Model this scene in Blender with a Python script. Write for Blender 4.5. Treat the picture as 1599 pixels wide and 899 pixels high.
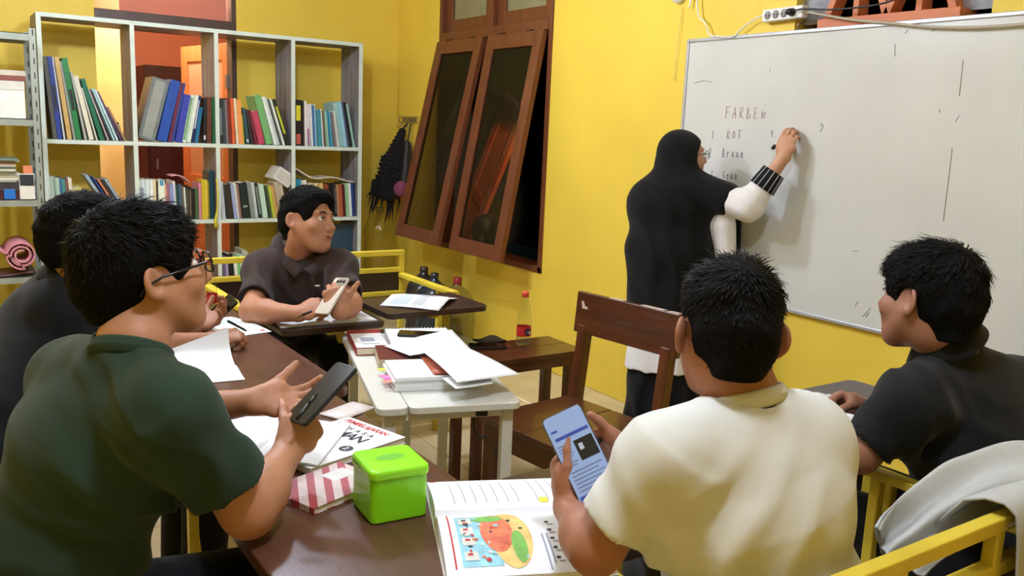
import bpy, bmesh, math, random
import numpy as np
from mathutils import Vector, Matrix

for o in list(bpy.data.objects): bpy.data.objects.remove(o)
SC = bpy.context.scene
COL = SC.collection

# ------------------------------------------------------------------ camera
CAM = np.array([-3.229, -6.568, 1.5])
RC = np.array([[0.832, 0.064, -0.551], [-0.553, 0.171, -0.816], [0.042, 0.983, 0.178]])
_q, _r = np.linalg.qr(RC); RC = _q * np.sign(np.diag(_r))
FPX = 1356.7
cd = bpy.data.cameras.new('camera'); cam = bpy.data.objects.new('camera', cd); COL.objects.link(cam)
cd.sensor_width = 36; cd.lens = FPX * 36 / 1599; cd.clip_start = .05
m = Matrix.Identity(4)
for i in range(3):
    for j in range(3): m[i][j] = RC[i, j]
    m[i][3] = CAM[i]
cam.matrix_world = m
SC.camera = cam
CR, CU, CF = RC[:, 0], RC[:, 1], -RC[:, 2]

# ------------------------------------------------------------------ world, colour
SC.view_settings.view_transform = 'Standard'; SC.view_settings.look = 'None'
SC.view_settings.gamma = 1; SC.view_settings.use_curve_mapping = False
SC.view_settings.exposure = 0.64
wd = bpy.data.worlds.new('world'); SC.world = wd; wd.use_nodes = True
wd.node_tree.nodes['Background'].inputs[0].default_value = (.010, .011, .014, 1)
wd.node_tree.nodes['Background'].inputs[1].default_value = 1.0

def light(name, kind, loc, power, color=(1, 1, 1), size=.3, size_y=None, rot=(0, 0, 0)):
    l = bpy.data.lights.new(name, kind); o = bpy.data.objects.new(name, l); COL.objects.link(o)
    l.energy = power; l.color = color; o.location = loc; o.rotation_euler = rot
    if kind == 'AREA':
        l.size = size
        if size_y: l.shape = 'RECTANGLE'; l.size_y = size_y
    else: l.shadow_soft_size = size
    return o
WARM = (.84, .94, 1.17)
LAMPS = [((-1.95, -2.75, 2.86), 54), ((-2.45, -5.7, 2.86), 46), ((-3.3, -2.7, 2.86), 58)]  # the last lamp is added to brighten the back wall
for (lx, ly, lz), pw in LAMPS:
    light('lamp_light', 'POINT', (lx, ly, lz - .12), pw, WARM, .09)
light('next_room_light', 'POINT', (-1.75, .62, 2.45), 36, (1, .9, .76), .08)
pl_ = light('added_leaf_spot', 'SPOT', (.26, -2.05, 1.35), 190.0, (1, .86, .7), .05)  # unseen spot added beside the window to brighten the orange leaf
pl_.data.spot_size = math.radians(34); pl_.data.spot_blend = .3
pl_.rotation_euler = (Vector((.7, -.25, 1.05)) - Vector((.26, -2.05, 1.35))).to_track_quat('-Z', 'Y').to_euler()

# ------------------------------------------------------------------ helpers
def lin(c):
    c = c / 255.0
    return c / 12.92 if c <= .04045 else ((c + .055) / 1.055) ** 2.4
MATS = {}
def pm(name, rgb, rough=.5, metal=0, var=.0, vscale=8, rgb2=None, bump=0, bscale=60, spec=.5, trans=0, ior=1.45, emit=None, estr=0, alpha=1, stretch=None, coat=0, sheen=0):
    """principled material with procedural noise variation (object coordinates)"""
    if name in MATS: return MATS[name]
    M = bpy.data.materials.new(name); M.use_nodes = True; nt = M.node_tree; b = nt.nodes['Principled BSDF']
    c = [lin(v) for v in rgb] + [1]
    b.inputs['Base Color'].default_value = c; b.inputs['Roughness'].default_value = rough
    b.inputs['Metallic'].default_value = metal; b.inputs['Specular IOR Level'].default_value = spec
    b.inputs['Transmission Weight'].default_value = trans; b.inputs['IOR'].default_value = ior
    b.inputs['Alpha'].default_value = alpha; b.inputs['Coat Weight'].default_value = coat
    b.inputs['Sheen Weight'].default_value = sheen
    if emit: b.inputs['Emission Color'].default_value = [lin(v) for v in emit] + [1]; b.inputs['Emission Strength'].default_value = estr
    if var or bump or rgb2:
        tc = nt.nodes.new('ShaderNodeTexCoord'); mp = nt.nodes.new('ShaderNodeMapping')
        nt.links.new(tc.outputs['Object'], mp.inputs[0])
        if stretch: mp.inputs['Scale'].default_value = stretch
    if var or rgb2:
        n = nt.nodes.new('ShaderNodeTexNoise'); n.inputs['Scale'].default_value = vscale; n.inputs['Detail'].default_value = 5
        nt.links.new(mp.outputs[0], n.inputs['Vector'])
        r = nt.nodes.new('ShaderNodeValToRGB'); r.color_ramp.elements[0].position = .3; r.color_ramp.elements[1].position = .7
        if rgb2: c2 = [lin(v) for v in rgb2] + [1]; r.color_ramp.elements[0].color = c2; r.color_ramp.elements[1].color = c
        else:
            r.color_ramp.elements[0].color = [x * (1 - var) for x in c[:3]] + [1]; r.color_ramp.elements[1].color = [min(1, x * (1 + var)) for x in c[:3]] + [1]
        nt.links.new(n.outputs['Fac'], r.inputs[0]); nt.links.new(r.outputs[0], b.inputs['Base Color'])
    if bump:
        n2 = nt.nodes.new('ShaderNodeTexNoise'); n2.inputs['Scale'].default_value = bscale; n2.inputs['Detail'].default_value = 4
        nt.links.new(mp.outputs[0], n2.inputs['Vector'])
        bp = nt.nodes.new('ShaderNodeBump'); bp.inputs['Strength'].default_value = bump; bp.inputs['Distance'].default_value = .004
        nt.links.new(n2.outputs['Fac'], bp.inputs['Height']); nt.links.new(bp.outputs[0], b.inputs['Normal'])
    MATS[name] = M
    return M
def glassmat(name, tint, refl=.06, rough=.02, graze=.6):
    if name in MATS: return MATS[name]
    M = bpy.data.materials.new(name); M.use_nodes = True; nt = M.node_tree; nt.nodes.clear()
    out = nt.nodes.new('ShaderNodeOutputMaterial'); mx = nt.nodes.new('ShaderNodeMixShader')
    t = nt.nodes.new('ShaderNodeBsdfTransparent'); t.inputs[0].default_value = [lin(v) for v in tint] + [1]
    g = nt.nodes.new('ShaderNodeBsdfGlossy'); g.inputs['Roughness'].default_value = rough
    lw = nt.nodes.new('ShaderNodeLayerWeight'); lw.inputs[0].default_value = .5
    pw = nt.nodes.new('ShaderNodeMath'); pw.operation = 'POWER'; pw.inputs[1].default_value = 3
    ma = nt.nodes.new('ShaderNodeMath'); ma.operation = 'MULTIPLY_ADD'; ma.inputs[1].default_value = graze; ma.inputs[2].default_value = refl * .5
    nt.links.new(lw.outputs['Facing'], pw.inputs[0]); nt.links.new(pw.outputs[0], ma.inputs[0]); nt.links.new(ma.outputs[0], mx.inputs[0]); nt.links.new(t.outputs[0], mx.inputs[1]); nt.links.new(g.outputs[0], mx.inputs[2])
    nt.links.new(mx.outputs[0], out.inputs[0]); MATS[name] = M
    return M
def filmglass(name, tint, film, amount):
    M = glassmat(name, tint, .012, .02, .10); nt = M.node_tree; out = [n for n in nt.nodes if n.type == 'OUTPUT_MATERIAL'][0]; src = out.inputs[0].links[0].from_socket
    b = nt.nodes.new('ShaderNodeBsdfDiffuse'); b.inputs[0].default_value = [lin(v) for v in film] + [1]; mx = nt.nodes.new('ShaderNodeMixShader'); mx.inputs[0].default_value = amount
    nt.links.new(src, mx.inputs[1]); nt.links.new(b.outputs[0], mx.inputs[2]); nt.links.new(mx.outputs[0], out.inputs[0]); return M
def woodmat(name, rgb, rgb2, rough=.35, scale=3, axis='X', bump=.05, coat=0, wear=None):
    """grain stretched along one axis; optional pale worn patches"""
    if name in MATS: return MATS[name]
    s = {'X': (.6, 9, 9), 'Y': (9, .6, 9), 'Z': (9, 9, .6)}[axis]
    M = pm(name, rgb, rough, var=.1, vscale=scale, rgb2=rgb2, bump=bump, bscale=20, stretch=s, coat=coat)
    if wear:
        nt = M.node_tree; b = nt.nodes['Principled BSDF']; lk = [l for l in nt.links if l.to_socket == b.inputs['Base Color']][0]; src = lk.from_socket
        tc = nt.nodes.new('ShaderNodeTexCoord'); n = nt.nodes.new('ShaderNodeTexNoise'); n.inputs['Scale'].default_value = wear[2]; n.inputs['Detail'].default_value = 6
        nt.links.new(tc.outputs['Object'], n.inputs['Vector'])
        r = nt.nodes.new('ShaderNodeValToRGB'); r.color_ramp.elements[0].position = wear[1]; r.color_ramp.elements[1].position = wear[1] + .14
        mx = nt.nodes.new('ShaderNodeMix'); mx.data_type = 'RGBA'
        nt.links.new(n.outputs['Fac'], r.inputs[0]); nt.links.new(r.outputs[0], mx.inputs['Factor'])
        nt.links.new(src, mx.inputs['A']); mx.inputs['B'].default_value = [lin(v) for v in wear[0]] + [1]
        nt.links.new(mx.outputs['Result'], b.inputs['Base Color'])
    return M

XF = {}
def tag(o, label=None, cat=None, group=None, kind=None):
    if label: o['label'] = label
    if cat: o['category'] = cat
    if group: o['group'] = group
    if kind: o['kind'] = kind
    return o
def thing(name, label, cat, loc=(0, 0, 0), rz=0, group=None, kind=None):
    o = bpy.data.objects.new(name, None); COL.objects.link(o); o.empty_display_size = .1
    o.location = loc; o.rotation_euler = (0, 0, rz)
    XF[o] = Matrix.Translation(loc) @ Matrix.Rotation(rz, 4, 'Z')
    return tag(o, label, cat, group, kind)

class MB:
    """collects shapes into ONE mesh"""
    def __init__(s): s.v = []; s.f = []; s.sm = []
    def add(s, V, F, smooth=False):
        n = len(s.v); s.v += [tuple(map(float, v)) for v in V]; s.f += [tuple(i + n for i in f) for f in F]; s.sm += [smooth] * len(F); return s
    def box(s, lo, hi, M=None):
        x0, y0, z0 = lo; x1, y1, z1 = hi
        V = [(x0, y0, z0), (x1, y0, z0), (x1, y1, z0), (x0, y1, z0), (x0, y0, z1), (x1, y0, z1), (x1, y1, z1), (x0, y1, z1)]
        if M is not None: V = [M @ Vector(v) for v in V]
        return s.add(V, [(3, 2, 1, 0), (4, 5, 6, 7), (0, 1, 5, 4), (1, 2, 6, 5), (2, 3, 7, 6), (3, 0, 4, 7)])
    def bar(s, a, b, w, h, up=(0, 0, 1)):
        a = Vector(a); b = Vector(b); d = (b - a).normalized(); up = Vector(up)
        if abs(d.dot(up)) > .98: up = Vector((0, 1, 0))
        x = d.cross(up).normalized(); y = x.cross(d).normalized()
        c = [(-1, -1), (1, -1), (1, 1), (-1, 1)]
        V = [p + x * (i * w / 2) + y * (j * h / 2) for p in (a, b) for i, j in c]
        return s.add(V, [(0, 1, 2, 3), (7, 6, 5, 4), (0, 4, 5, 1), (1, 5, 6, 2), (2, 6, 7, 3), (3, 7, 4, 0)])
    def tube(s, pts, r, n=8, cap=True):
        pts = [Vector(p) for p in pts]; R = r if hasattr(r, '__len__') else [r] * len(pts); V = []; F = []
        pd = None
        for i, p in enumerate(pts):
            d = (pts[min(i + 1, len(pts) - 1)] - pts[max(i - 1, 0)]).normalized()
            if pd is None:
                x = d.orthogonal().normalized()
            else: x = (x - d * x.dot(d)).normalized()
            pd = d; y = d.cross(x)
            for k in range(n):
                a = 2 * math.pi * k / n; V.append(p + (x * math.cos(a) + y * math.sin(a)) * R[i])
        for i in range(len(pts) - 1):
            for k in range(n): F.append((i * n + k, i * n + (k + 1) % n, (i + 1) * n + (k + 1) % n, (i + 1) * n + k))
        if cap: F.append(tuple(range(n))[::-1]); F.append(tuple(range((len(pts) - 1) * n, len(pts) * n)))
        return s.add(V, F, True)
    def lathe(s, prof, n=24, c=(0, 0, 0), cap=True):
        V = []; F = []; k = len(prof)
        for i in range(n):
            a = 2 * math.pi * i / n
            for r, z in prof: V.append((c[0] + r * math.cos(a), c[1] + r * math.sin(a), c[2] + z))
        for i in range(n):
            j = (i + 1) % n
            for q in range(k - 1): F.append((i * k + q, j * k + q, j * k + q + 1, i * k + q + 1))
        if cap: F.append(tuple(i * k for i in range(n))[::-1]); F.append(tuple(i * k + k - 1 for i in range(n)))
        return s.add(V, F, True)
    def prism(s, poly, z0, z1, M=None):
        n = len(poly); V = [(p[0], p[1], z0) for p in poly] + [(p[0], p[1], z1) for p in poly]
        if M is not None: V = [M @ Vector(v) for v in V]
        F = [tuple(range(n))[::-1], tuple(range(n, 2 * n))] + [(i, (i + 1) % n, n + (i + 1) % n, n + i) for i in range(n)]
        return s.add(V, F)
    def grid(s, P, smooth=True, closed=False):
        """P[i][j] points -> quad sheet"""
        a = len(P); b = len(P[0]); V = [p for row in P for p in row]; F = []
        for i in range(a - (0 if closed else 1)):
            for j in range(b - 1): i2 = (i + 1) % a; F.append((i * b + j, i2 * b + j, i2 * b + j + 1, i * b + j + 1))
        return s.add(V, F, smooth)
    def sheet(s, fn, nu, nv, th=.0008):
        """thin solid sheet from fn(u,v)->point, thickness th downwards in z"""
        T = [[Vector(fn(i / nu, j / nv)) for j in range(nv + 1)] for i in range(nu + 1)]
        B = [[p - Vector((0, 0, th)) for p in r] for r in T]; b = nv + 1; n = (nu + 1) * b
        V = [p for r in T for p in r] + [p for r in B for p in r]; F = []
        for i in range(nu):
            for j in range(nv):
                q = (i * b + j, (i + 1) * b + j, (i + 1) * b + j + 1, i * b + j + 1); F += [q, tuple(k + n for k in q[::-1])]
        for i in range(nu): F += [(i * b, i * b + n, (i + 1) * b + n, (i + 1) * b), ((i + 1) * b + nv, (i + 1) * b + nv + n, i * b + nv + n, i * b + nv)]
        for j in range(nv): F += [(j + 1, j + 1 + n, j + n, j), (nu * b + j, nu * b + j + n, nu * b + j + 1 + n, nu * b + j + 1)]
        return s.add(V, F, True)
    def build(s, name, mat, parent=None, world=True, label=None, bevel=0, seg=2, smooth=None, kind=None, local=False):
        me = bpy.data.meshes.new(name); V = s.v
        if parent is not None and not local:
            Mi = XF[parent].inverted(); V = [tuple(Mi @ Vector(v)) for v in V]
        me.from_pydata(V, [], s.f); me.update()
        me.polygons.foreach_set('use_smooth', s.sm if smooth is None else [smooth] * len(s.f))
        return link(name, me, mat, parent, label, bevel, seg, kind)
def link(name, me, mat, parent=None, label=None, bevel=0, seg=2, kind=None):
    o = bpy.data.objects.new(name, me); COL.objects.link(o)
    for mm in (mat if isinstance(mat, (list, tuple)) else [mat]): me.materials.append(mm)
    if parent is not None: o.parent = parent; XF[o] = XF[parent]
    else: XF[o] = Matrix.Identity(4)
    if label: o['label'] = label
    if kind: o['kind'] = kind
    if bevel:
        b = o.modifiers.new('bevel', 'BEVEL'); b.width = bevel; b.segments = seg; b.limit_method = 'ANGLE'; b.angle_limit = math.radians(40)
    return o
def sub(o, M):  # remember local frame of a part so that sub-parts may be built in it
    XF[o] = M
def box(name, lo, hi, mat, parent=None, bevel=.003, label=None): return MB().box(lo, hi).build(name, mat, parent, bevel=bevel, label=label)
def ray(px, py): return RC @ np.array([px - 799.5, 449.5 - py, -FPX])
def J(px, py, d): return CAM + ray(px, py) * (d / FPX)          # a measured point: photo pixel and depth
def atz(px, py, z): r = ray(px, py); return CAM + r * ((z - CAM[2]) / r[2])
def atx(px, py, x): r = ray(px, py); return CAM + r * ((x - CAM[0]) / r[0])
def aty(px, py, y): r = ray(px, py); return CAM + r * ((y - CAM[1]) / r[1])
def V3(r, u, a): v = CR * r + CU * u + CF * a; return v / np.linalg.norm(v)
def copy_tree(o, parent=None):
    c = o.copy(); COL.objects.link(c); c.parent = parent
    for ch in list(o.children): copy_tree(ch, c)
    return c
def textmesh(txt, size, mat, name, parent, M, spacing=1.0, shear=0, bold=0):
    cu = bpy.data.curves.new('t', 'FONT'); cu.body = txt; cu.size = size; cu.space_character = spacing; cu.shear = shear; cu.offset = bold; cu.extrude = .00008
    o = bpy.data.objects.new('t', cu); COL.objects.link(o)
    dg = bpy.context.evaluated_depsgraph_get(); me = bpy.data.meshes.new_from_object(o.evaluated_get(dg))
    bpy.data.objects.remove(o); me.transform((XF[parent].inverted() if parent is not None else Matrix.Identity(4)) @ M)
    me.materials.clear()
    return link(name, me, mat, parent)
ORD = ['first', 'second', 'third', 'fourth', 'fifth', 'sixth', 'seventh', 'eighth', 'ninth', 'tenth', 'eleventh', 'twelfth', 'thirteenth', 'fourteenth', 'fifteenth', 'sixteenth', 'seventeenth', 'eighteenth', 'nineteenth', 'twentieth', 'twenty-first', 'twenty-second']
# ------------------------------------------------------------------ the setting
YEL = pm('yellow_wall_paint', (228, 197, 72), .55, var=.05, vscale=2.2, bump=.08, bscale=90)
ORG = pm('orange_wall_paint', (204, 116, 82), .5, var=.05, vscale=2)
CREAM = pm('cream_wall_paint', (250, 214, 140), .4, var=.03, vscale=2)
WHT = pm('white_ceiling_paint', (225, 222, 210), .7, var=.02)
FRAME = woodmat('brown_window_paint', (112, 62, 36), (98, 52, 28), .42, 3, 'Z')
DFRAME = woodmat('dark_door_frame_paint', (88, 66, 56), (70, 52, 44), .45, 3, 'Z')
TILE = pm('beige_floor_tile', (206, 188, 150), .16, var=.07, vscale=5, spec=.6)
GROUT = pm('grout', (120, 104, 80), .8)
X0, Y0, ZC, TH = -4.9, -8.2, 3.0, .14

def struct(o): o['kind'] = 'structure'; return o
fl = struct(box('floor', (X0 - TH, Y0 - TH, -.12), (TH, TH, -.006), GROUT, bevel=0))
ts = .4; tm = {}
def tile(x0, y0, x1, y1):
    w, d = round(x1 - x0, 3), round(y1 - y0, 3)
    if (w, d) not in tm:
        me = bpy.data.meshes.new('tile'); a, b = w / 2 - .002, d / 2 - .002; c = .002
        V = [(-a, -b, -.008), (a, -b, -.008), (a, b, -.008), (-a, b, -.008), (-a, -b, -c), (a, -b, -c), (a, b, -c), (-a, b, -c), (-a + c, -b + c, 0), (a - c, -b + c, 0), (a - c, b - c, 0), (-a + c, b - c, 0)]
        F = [(0, 1, 5, 4), (1, 2, 6, 5), (2, 3, 7, 6), (3, 0, 4, 7), (4, 5, 9, 8), (5, 6, 10, 9), (6, 7, 11, 10), (7, 4, 8, 11), (8, 9, 10, 11)]
        me.from_pydata(V, [], F); me.materials.append(TILE); tm[(w, d)] = me
    o = bpy.data.objects.new('tile', tm[(w, d)]); COL.objects.link(o); o.location = ((x0 + x1) / 2, (y0 + y1) / 2, 0); o.parent = fl
xs = [0, -.1] + [-.1 - ts * k for k in range(1, 12)] + [X0]; xs = sorted(set(round(max(x, X0), 3) for x in xs))
ys = [-.16 - ts * k for k in range(0, 20)] + [0, Y0]; ys = sorted(set(round(max(y, Y0), 3) for y in ys))
for i in range(len(xs) - 1):
    for j in range(len(ys) - 1): tile(xs[i], ys[j], xs[i + 1], ys[j + 1])

def wall_with_holes(name, axis, lo, hi, holes, mat):
    """axis 'x': wall plane normal to x; holes = [(a0,a1,z0,z1)] along the other axis"""
    mb = MB(); A = sorted(set([lo[1 if axis == 'x' else 0], hi[1 if axis == 'x' else 0]] + [h[0] for h in holes] + [h[1] for h in holes]))
    for a0, a1 in zip(A[:-1], A[1:]):
        zs = sorted([(h[2], h[3]) for h in holes if h[0] <= a0 + 1e-6 and h[1] >= a1 - 1e-6]); z = lo[2]
        for z0, z1 in zs + [(hi[2], hi[2])]:
            if z0 > z:
                if axis == 'x': mb.box((lo[0], a0, z), (hi[0], a1, z0))
                else: mb.box((a0, lo[1], z), (a1, hi[1], z0))
            z = z1
    return struct(mb.build(name, mat))
WY0, WY1, WZ0, WZ1 = -2.12, -.70, .61, 2.72
DX0, DX1, DZ = -2.24, -1.30, 2.56
VY0, VY1, VZ0, VZ1 = -4.80, -3.93, 1.94, 2.42
wall_with_holes('wall_back', 'y', (X0, 0, 0), (TH, TH, ZC), [(DX0, DX1, 0, DZ)], YEL)
wall_with_holes('wall_right', 'x', (0, Y0, 0), (TH, 0, ZC), [(WY0, WY1, WZ0, WZ1), (VY0, VY1, VZ0, VZ1)], YEL)
struct(box('wall_left', (X0 - TH, Y0, 0), (X0, 0, ZC), YEL, bevel=0))
struct(box('wall_front', (X0, Y0 - TH, 0), (0, Y0, ZC), YEL, bevel=0))
struct(box('ceiling', (X0 - TH, Y0 - TH, ZC), (TH, TH, ZC + .1), WHT, bevel=0))

# room behind the doorway
nr = struct(box('floor_next_room', (-3.2, TH, -.12), (TH, 3.0, 0), TILE, bevel=0))
struct(box('wall_next_room_back', (-3.2, 2.62, 0), (TH, 2.74, ZC), ORG, bevel=0))
struct(box('wall_next_room_side', (TH - .12, TH, 0), (TH, 2.62, ZC), ORG, bevel=0))
struct(box('wall_next_room_pier', (-3.2, 1.2, 0), (-1.875, 2.62, ZC), CREAM, bevel=0))
struct(box('ceiling_next_room', (-3.2, TH, ZC), (TH, 2.74, ZC + .1), WHT, bevel=0))
# porch behind the window
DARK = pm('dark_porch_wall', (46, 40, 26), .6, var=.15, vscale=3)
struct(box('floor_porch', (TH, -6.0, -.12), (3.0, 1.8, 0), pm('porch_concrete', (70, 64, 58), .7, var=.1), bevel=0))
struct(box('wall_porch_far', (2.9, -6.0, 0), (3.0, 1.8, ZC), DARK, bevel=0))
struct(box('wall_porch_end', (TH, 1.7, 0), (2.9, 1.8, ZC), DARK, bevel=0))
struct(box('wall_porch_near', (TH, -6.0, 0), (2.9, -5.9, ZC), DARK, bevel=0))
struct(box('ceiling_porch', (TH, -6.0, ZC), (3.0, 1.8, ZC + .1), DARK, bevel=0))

# door: frame, transom with pane, orange leaf opened into the next room
dr = tag(thing('door_1', 'orange panelled door opened inwards behind the bookshelf under a glazed transom', None, ((DX0 + DX1) / 2, .07, 0)), kind='structure')
MB().box((DX1 - .035, 0.0, 0), (DX1, TH, DZ)).build('door_frame', DFRAME, dr, bevel=.003)
MB().box((DX0, -.002, 2.075), (DX1, TH, 2.19)).build('transom_bar', DFRAME, dr, bevel=.003)
MB().box((DX0, 0.0, DZ - .05), (DX1, TH, DZ)).build('head_jamb', DFRAME, dr, bevel=.003)
MB().box((DX0 + .002, .06, 2.19), (DX1 - .035, .066, DZ - .05)).build('transom_pane', filmglass('pinkish_pane', (255, 228, 214), (214, 164, 148), .45), dr)
leafM = Matrix.Translation((DX1 - .03, .10, 0)) @ Matrix.Rotation(math.radians(-80), 4, 'Z')
LEAF = woodmat('orange_door_paint', (232, 128, 72), (220, 116, 62), .4, 3, 'Z')
lf = MB()
for a, b, c, d in [(-.84, -.73, .01, 2.05), (-.11, 0, .01, 2.05), (-.73, -.11, 1.93, 2.05), (-.73, -.11, .01, .2), (-.73, -.11, .9, 1.05)]: lf.box((a, 0, c), (b, .035, d), leafM)
lfo = lf.build('door_leaf', LEAF, dr, bevel=.003)
MB().box((-.73, .01, .2), (-.11, .025, .9), leafM).build('door_panel', LEAF, lfo, bevel=.002)
MB().box((-.73, .014, 1.05), (-.11, .02, 1.93), leafM).build('door_glass', pm('frosted_orange_glass', (225, 150, 115), .25), lfo)
for z in (1.3, 1.6): MB().box((-.73, .008, z), (-.11, .026, z + .02), leafM).build('glazing_bar', LEAF, lfo)
for z in (.35, 1.72): MB().box((DX1 - .05, .085, z), (DX1 - .034, .135, z + .1)).build('hinge', pm('steel_hinge', (150, 145, 140), .35, metal=.9), dr)
# dark cabinet in the next room
cb = thing('cabinet', 'dark maroon wooden cabinet standing in the orange room behind the doorway', 'cabinet', (-1.2, 2.4, 0))
MAR = woodmat('maroon_cabinet_wood', (70, 26, 24), (54, 18, 18), .35, 3, 'Z')
MB().box((-1.5, 2.2, 0), (-.75, 2.6, 1.96)).build('body', MAR, cb, bevel=.004)
for a in (-1.48, -1.12):
    d_ = MB().box((a, 2.18, .08), (a + .35, 2.199, 1.9)).build('cabinet_door', MAR, cb, bevel=.003)
    MB().box((a + .05, 2.165, 1.0), (a + .07, 2.18, 1.1)).build('handle', pm('steel_hinge', (150, 145, 140), .35, metal=.9), d_)

# window: frame, mullion, transom, two upper fixed lights, two sashes hung from the top and swung into the room
wn = tag(thing('window_1', 'brown wooden window with two tall top-hung sashes swung open into the room', None, (0, (WY0 + WY1) / 2, WZ0)), kind='structure')
WM = (WY0 + WY1) / 2
fb = MB()
for a, b, c, d in [(WY0, WY0 + .035, WZ0, WZ1), (WY1 - .035, WY1, WZ0, WZ1), (WY0, WY1, WZ0, WZ0 + .04), (WY0, WY1, WZ1 - .05, WZ1)]: fb.box((-.012, a, c), (TH, b, d))
fb.build('frame', FRAME, wn, bevel=.003)
MB().box((-.012, WM - .03, 2.13), (TH, WM + .03, WZ1 - .05)).build('mullion', FRAME, wn, bevel=.003)
MB().box((-.016, WY0 + .035, 2.12), (TH, WY1 - .035, 2.185)).build('transom', FRAME, wn, bevel=.003)
OLIVE = filmglass('dark_olive_glass', (206, 196, 166), (58, 52, 32), .30)
PALE = pm('pale_green_glass', (128, 124, 92), .22, var=.12, vscale=4)
def sashparts(par, y0, y1, z0, z1, M, st, glass, rail=None):
    rail = rail or st
    mb = MB().box((-.02, y0, z0), (.02, y0 + st, z1), M).box((-.02, y1 - st, z0), (.02, y1, z1), M).box((-.02, y0 + st, z0), (.02, y1 - st, z0 + rail), M).box((-.02, y0 + st, z1 - rail), (.02, y1 - st, z1), M)
    sh = mb.build('sash', FRAME, par, bevel=.003)
    bd = MB()
    for a in ((-.014, -.006), (.006, .014)):
        w = .008
        bd.box((a[0], y0 + st, z0 + rail), (a[1], y0 + st + w, z1 - rail), M).box((a[0], y1 - st - w, z0 + rail), (a[1], y1 - st, z1 - rail), M)
    bd.build('glazing_bead', FRAME, sh)
    MB().box((-.003, y0 + st, z0 + rail), (.003, y1 - st, z1 - rail), M).build('pane', glass, sh)
    return sh
I4 = Matrix.Translation((.045, 0, 0))
for a, b in ((WY0 + .04, WM - .034), (WM + .034, WY1 - .04)): sashparts(wn, a, b, 2.19, WZ1 - .055, I4, .085, PALE)
hz = 2.115
for (a, b, ang) in ((WY0 + .04, WM - .034, 10.2), (WM + .034, WY1 - .04, 12.6)):
    # hinge line at the top rail, bottom swings to -x (into the room)
    M = Matrix.Translation((-.03, 0, hz)) @ Matrix.Rotation(math.radians(ang), 4, 'Y') @ Matrix.Translation((0, 0, -hz))
    s_ = sashparts(wn, a, b, hz - 1.45, hz, M, .085, OLIVE, .095)
    for q in (.25, .75): MB().box((-.045, a + (b - a) * q - .03, hz - .012), (-.03, a + (b - a) * q + .03, hz + .012)).build('hinge', pm('dark_iron', (50, 40, 34), .5, metal=.6), s_)

# vent with triangular lattice above the whiteboard
vt = tag(thing('window_2', 'orange wooden lattice vent of triangles above the whiteboard', None, (0, (VY0 + VY1) / 2, VZ0)), kind='structure')
VOR = woodmat('orange_vent_paint', (206, 122, 74), (190, 108, 64), .5, 3, 'Y')
zb = 2.015; zt = 2.40
MB().box((-.015, -4.69, VZ0), (.10, -4.06, zb + .008)).build('lower_rail', VOR, vt, bevel=.002)
MB().box((-.015, VY0, zt - .02), (.10, VY1, VZ1)).build('upper_rail', VOR, vt, bevel=.002)
def vb(p, q, w=.03): MB().bar((.0, p[0], p[1]), (.0, q[0], q[1]), .05, w, (1, 0, 0)) if False else None; return MB().bar((.03, p[0], p[1]), (.03, q[0], q[1]), w, .07, (1, 0, 0)).build('lattice_bar', VOR, vt, bevel=.002)
tri = [(-4.09, -4.235, -4.375), (-4.375, -4.515, -4.655)]
for l, ap, r in tri:
    vb((l, zb), (ap, zt)); vb((r, zb), (ap, zt)); vb((ap, zb), (ap, zt - .03), .026)
ZINC = pm('mottled_zinc', (142, 142, 146), .5, var=.3, vscale=30)
def vpanel(poly): MB().prism([(p[0], p[1]) for p in poly], 0, .006, Matrix(((0, 0, 1, .05), (1, 0, 0, 0), (0, 1, 0, 0), (0, 0, 0, 1)))).build('panel', ZINC, vt)
vpanel([(VY1, zb), (-4.09, zb), (-4.235, zt), (VY1, zt)]); vpanel([(-4.235, zt), (-4.375, zb), (-4.515, zt)]); vpanel([(VY0, zb), (VY0, zt), (-4.515, zt), (-4.655, zb)])

# ceiling lamps (above the frame)
for i, ((lx, ly, lz), pw) in enumerate(LAMPS):
    t = thing('ceiling_lamp', ['white bulb lamp on the ceiling above the white table', 'white bulb lamp on the ceiling near the front wall', 'white bulb lamp added on the ceiling before the steel rack to brighten the back wall'][i], 'lamp', (lx, ly, ZC), 0, 'ceiling lamps')
    MB().lathe([(.05, 0), (.05, -.02), (.022, -.03), (.022, -.06)], 20, (lx, ly, ZC)).build('socket', pm('white_plastic', (225, 225, 220), .4), t)
    MB().lathe([(.018, -.06), (.03, -.09), (.034, -.12), (.03, -.145), (.015, -.16), (.001, -.163)], 20, (lx, ly, ZC)).build('bulb', pm('lit_bulb', (255, 250, 235), .3, emit=(255, 240, 210), estr=12), t).visible_shadow = True

# porch things; leaf and helmet stand in for an unclear reflection in the glass
lp = thing('reflection_shutter', 'orange panelled shutter leaf added in the porch to imitate a reflection in the pane', 'shutter', (.7, .2, 0))
PM_ = Matrix.Translation((.70, .217, .001)) @ Matrix.Rotation(math.radians(33), 4, 'X')
PD = woodmat('orange_reflection_paint', (196, 88, 60), (182, 78, 52), .5, 3, 'Z')
b_ = MB()
for a, b, c, d in [(0, .07, 0, 1.98), (.25, .32, 0, 1.98), (.07, .25, 0, .12), (.07, .25, 1.86, 1.98), (.07, .25, .95, 1.05)]: b_.box((-.02, a, c), (.02, b, d), PM_)
b_.build('frame', PD, lp, bevel=.003)
for c, d in ((.12, .95), (1.05, 1.86)): MB().box((-.012, .07, c), (.012, .25, d), PM_).build('panel', PD, lp)
tb = thing('porch_table', 'dark teal glossy table standing in the dark porch by the window', 'table', (.4, -1.2, 0))
TEAL = pm('dark_teal_gloss', (40, 66, 72), .15, var=.2, vscale=6)
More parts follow.
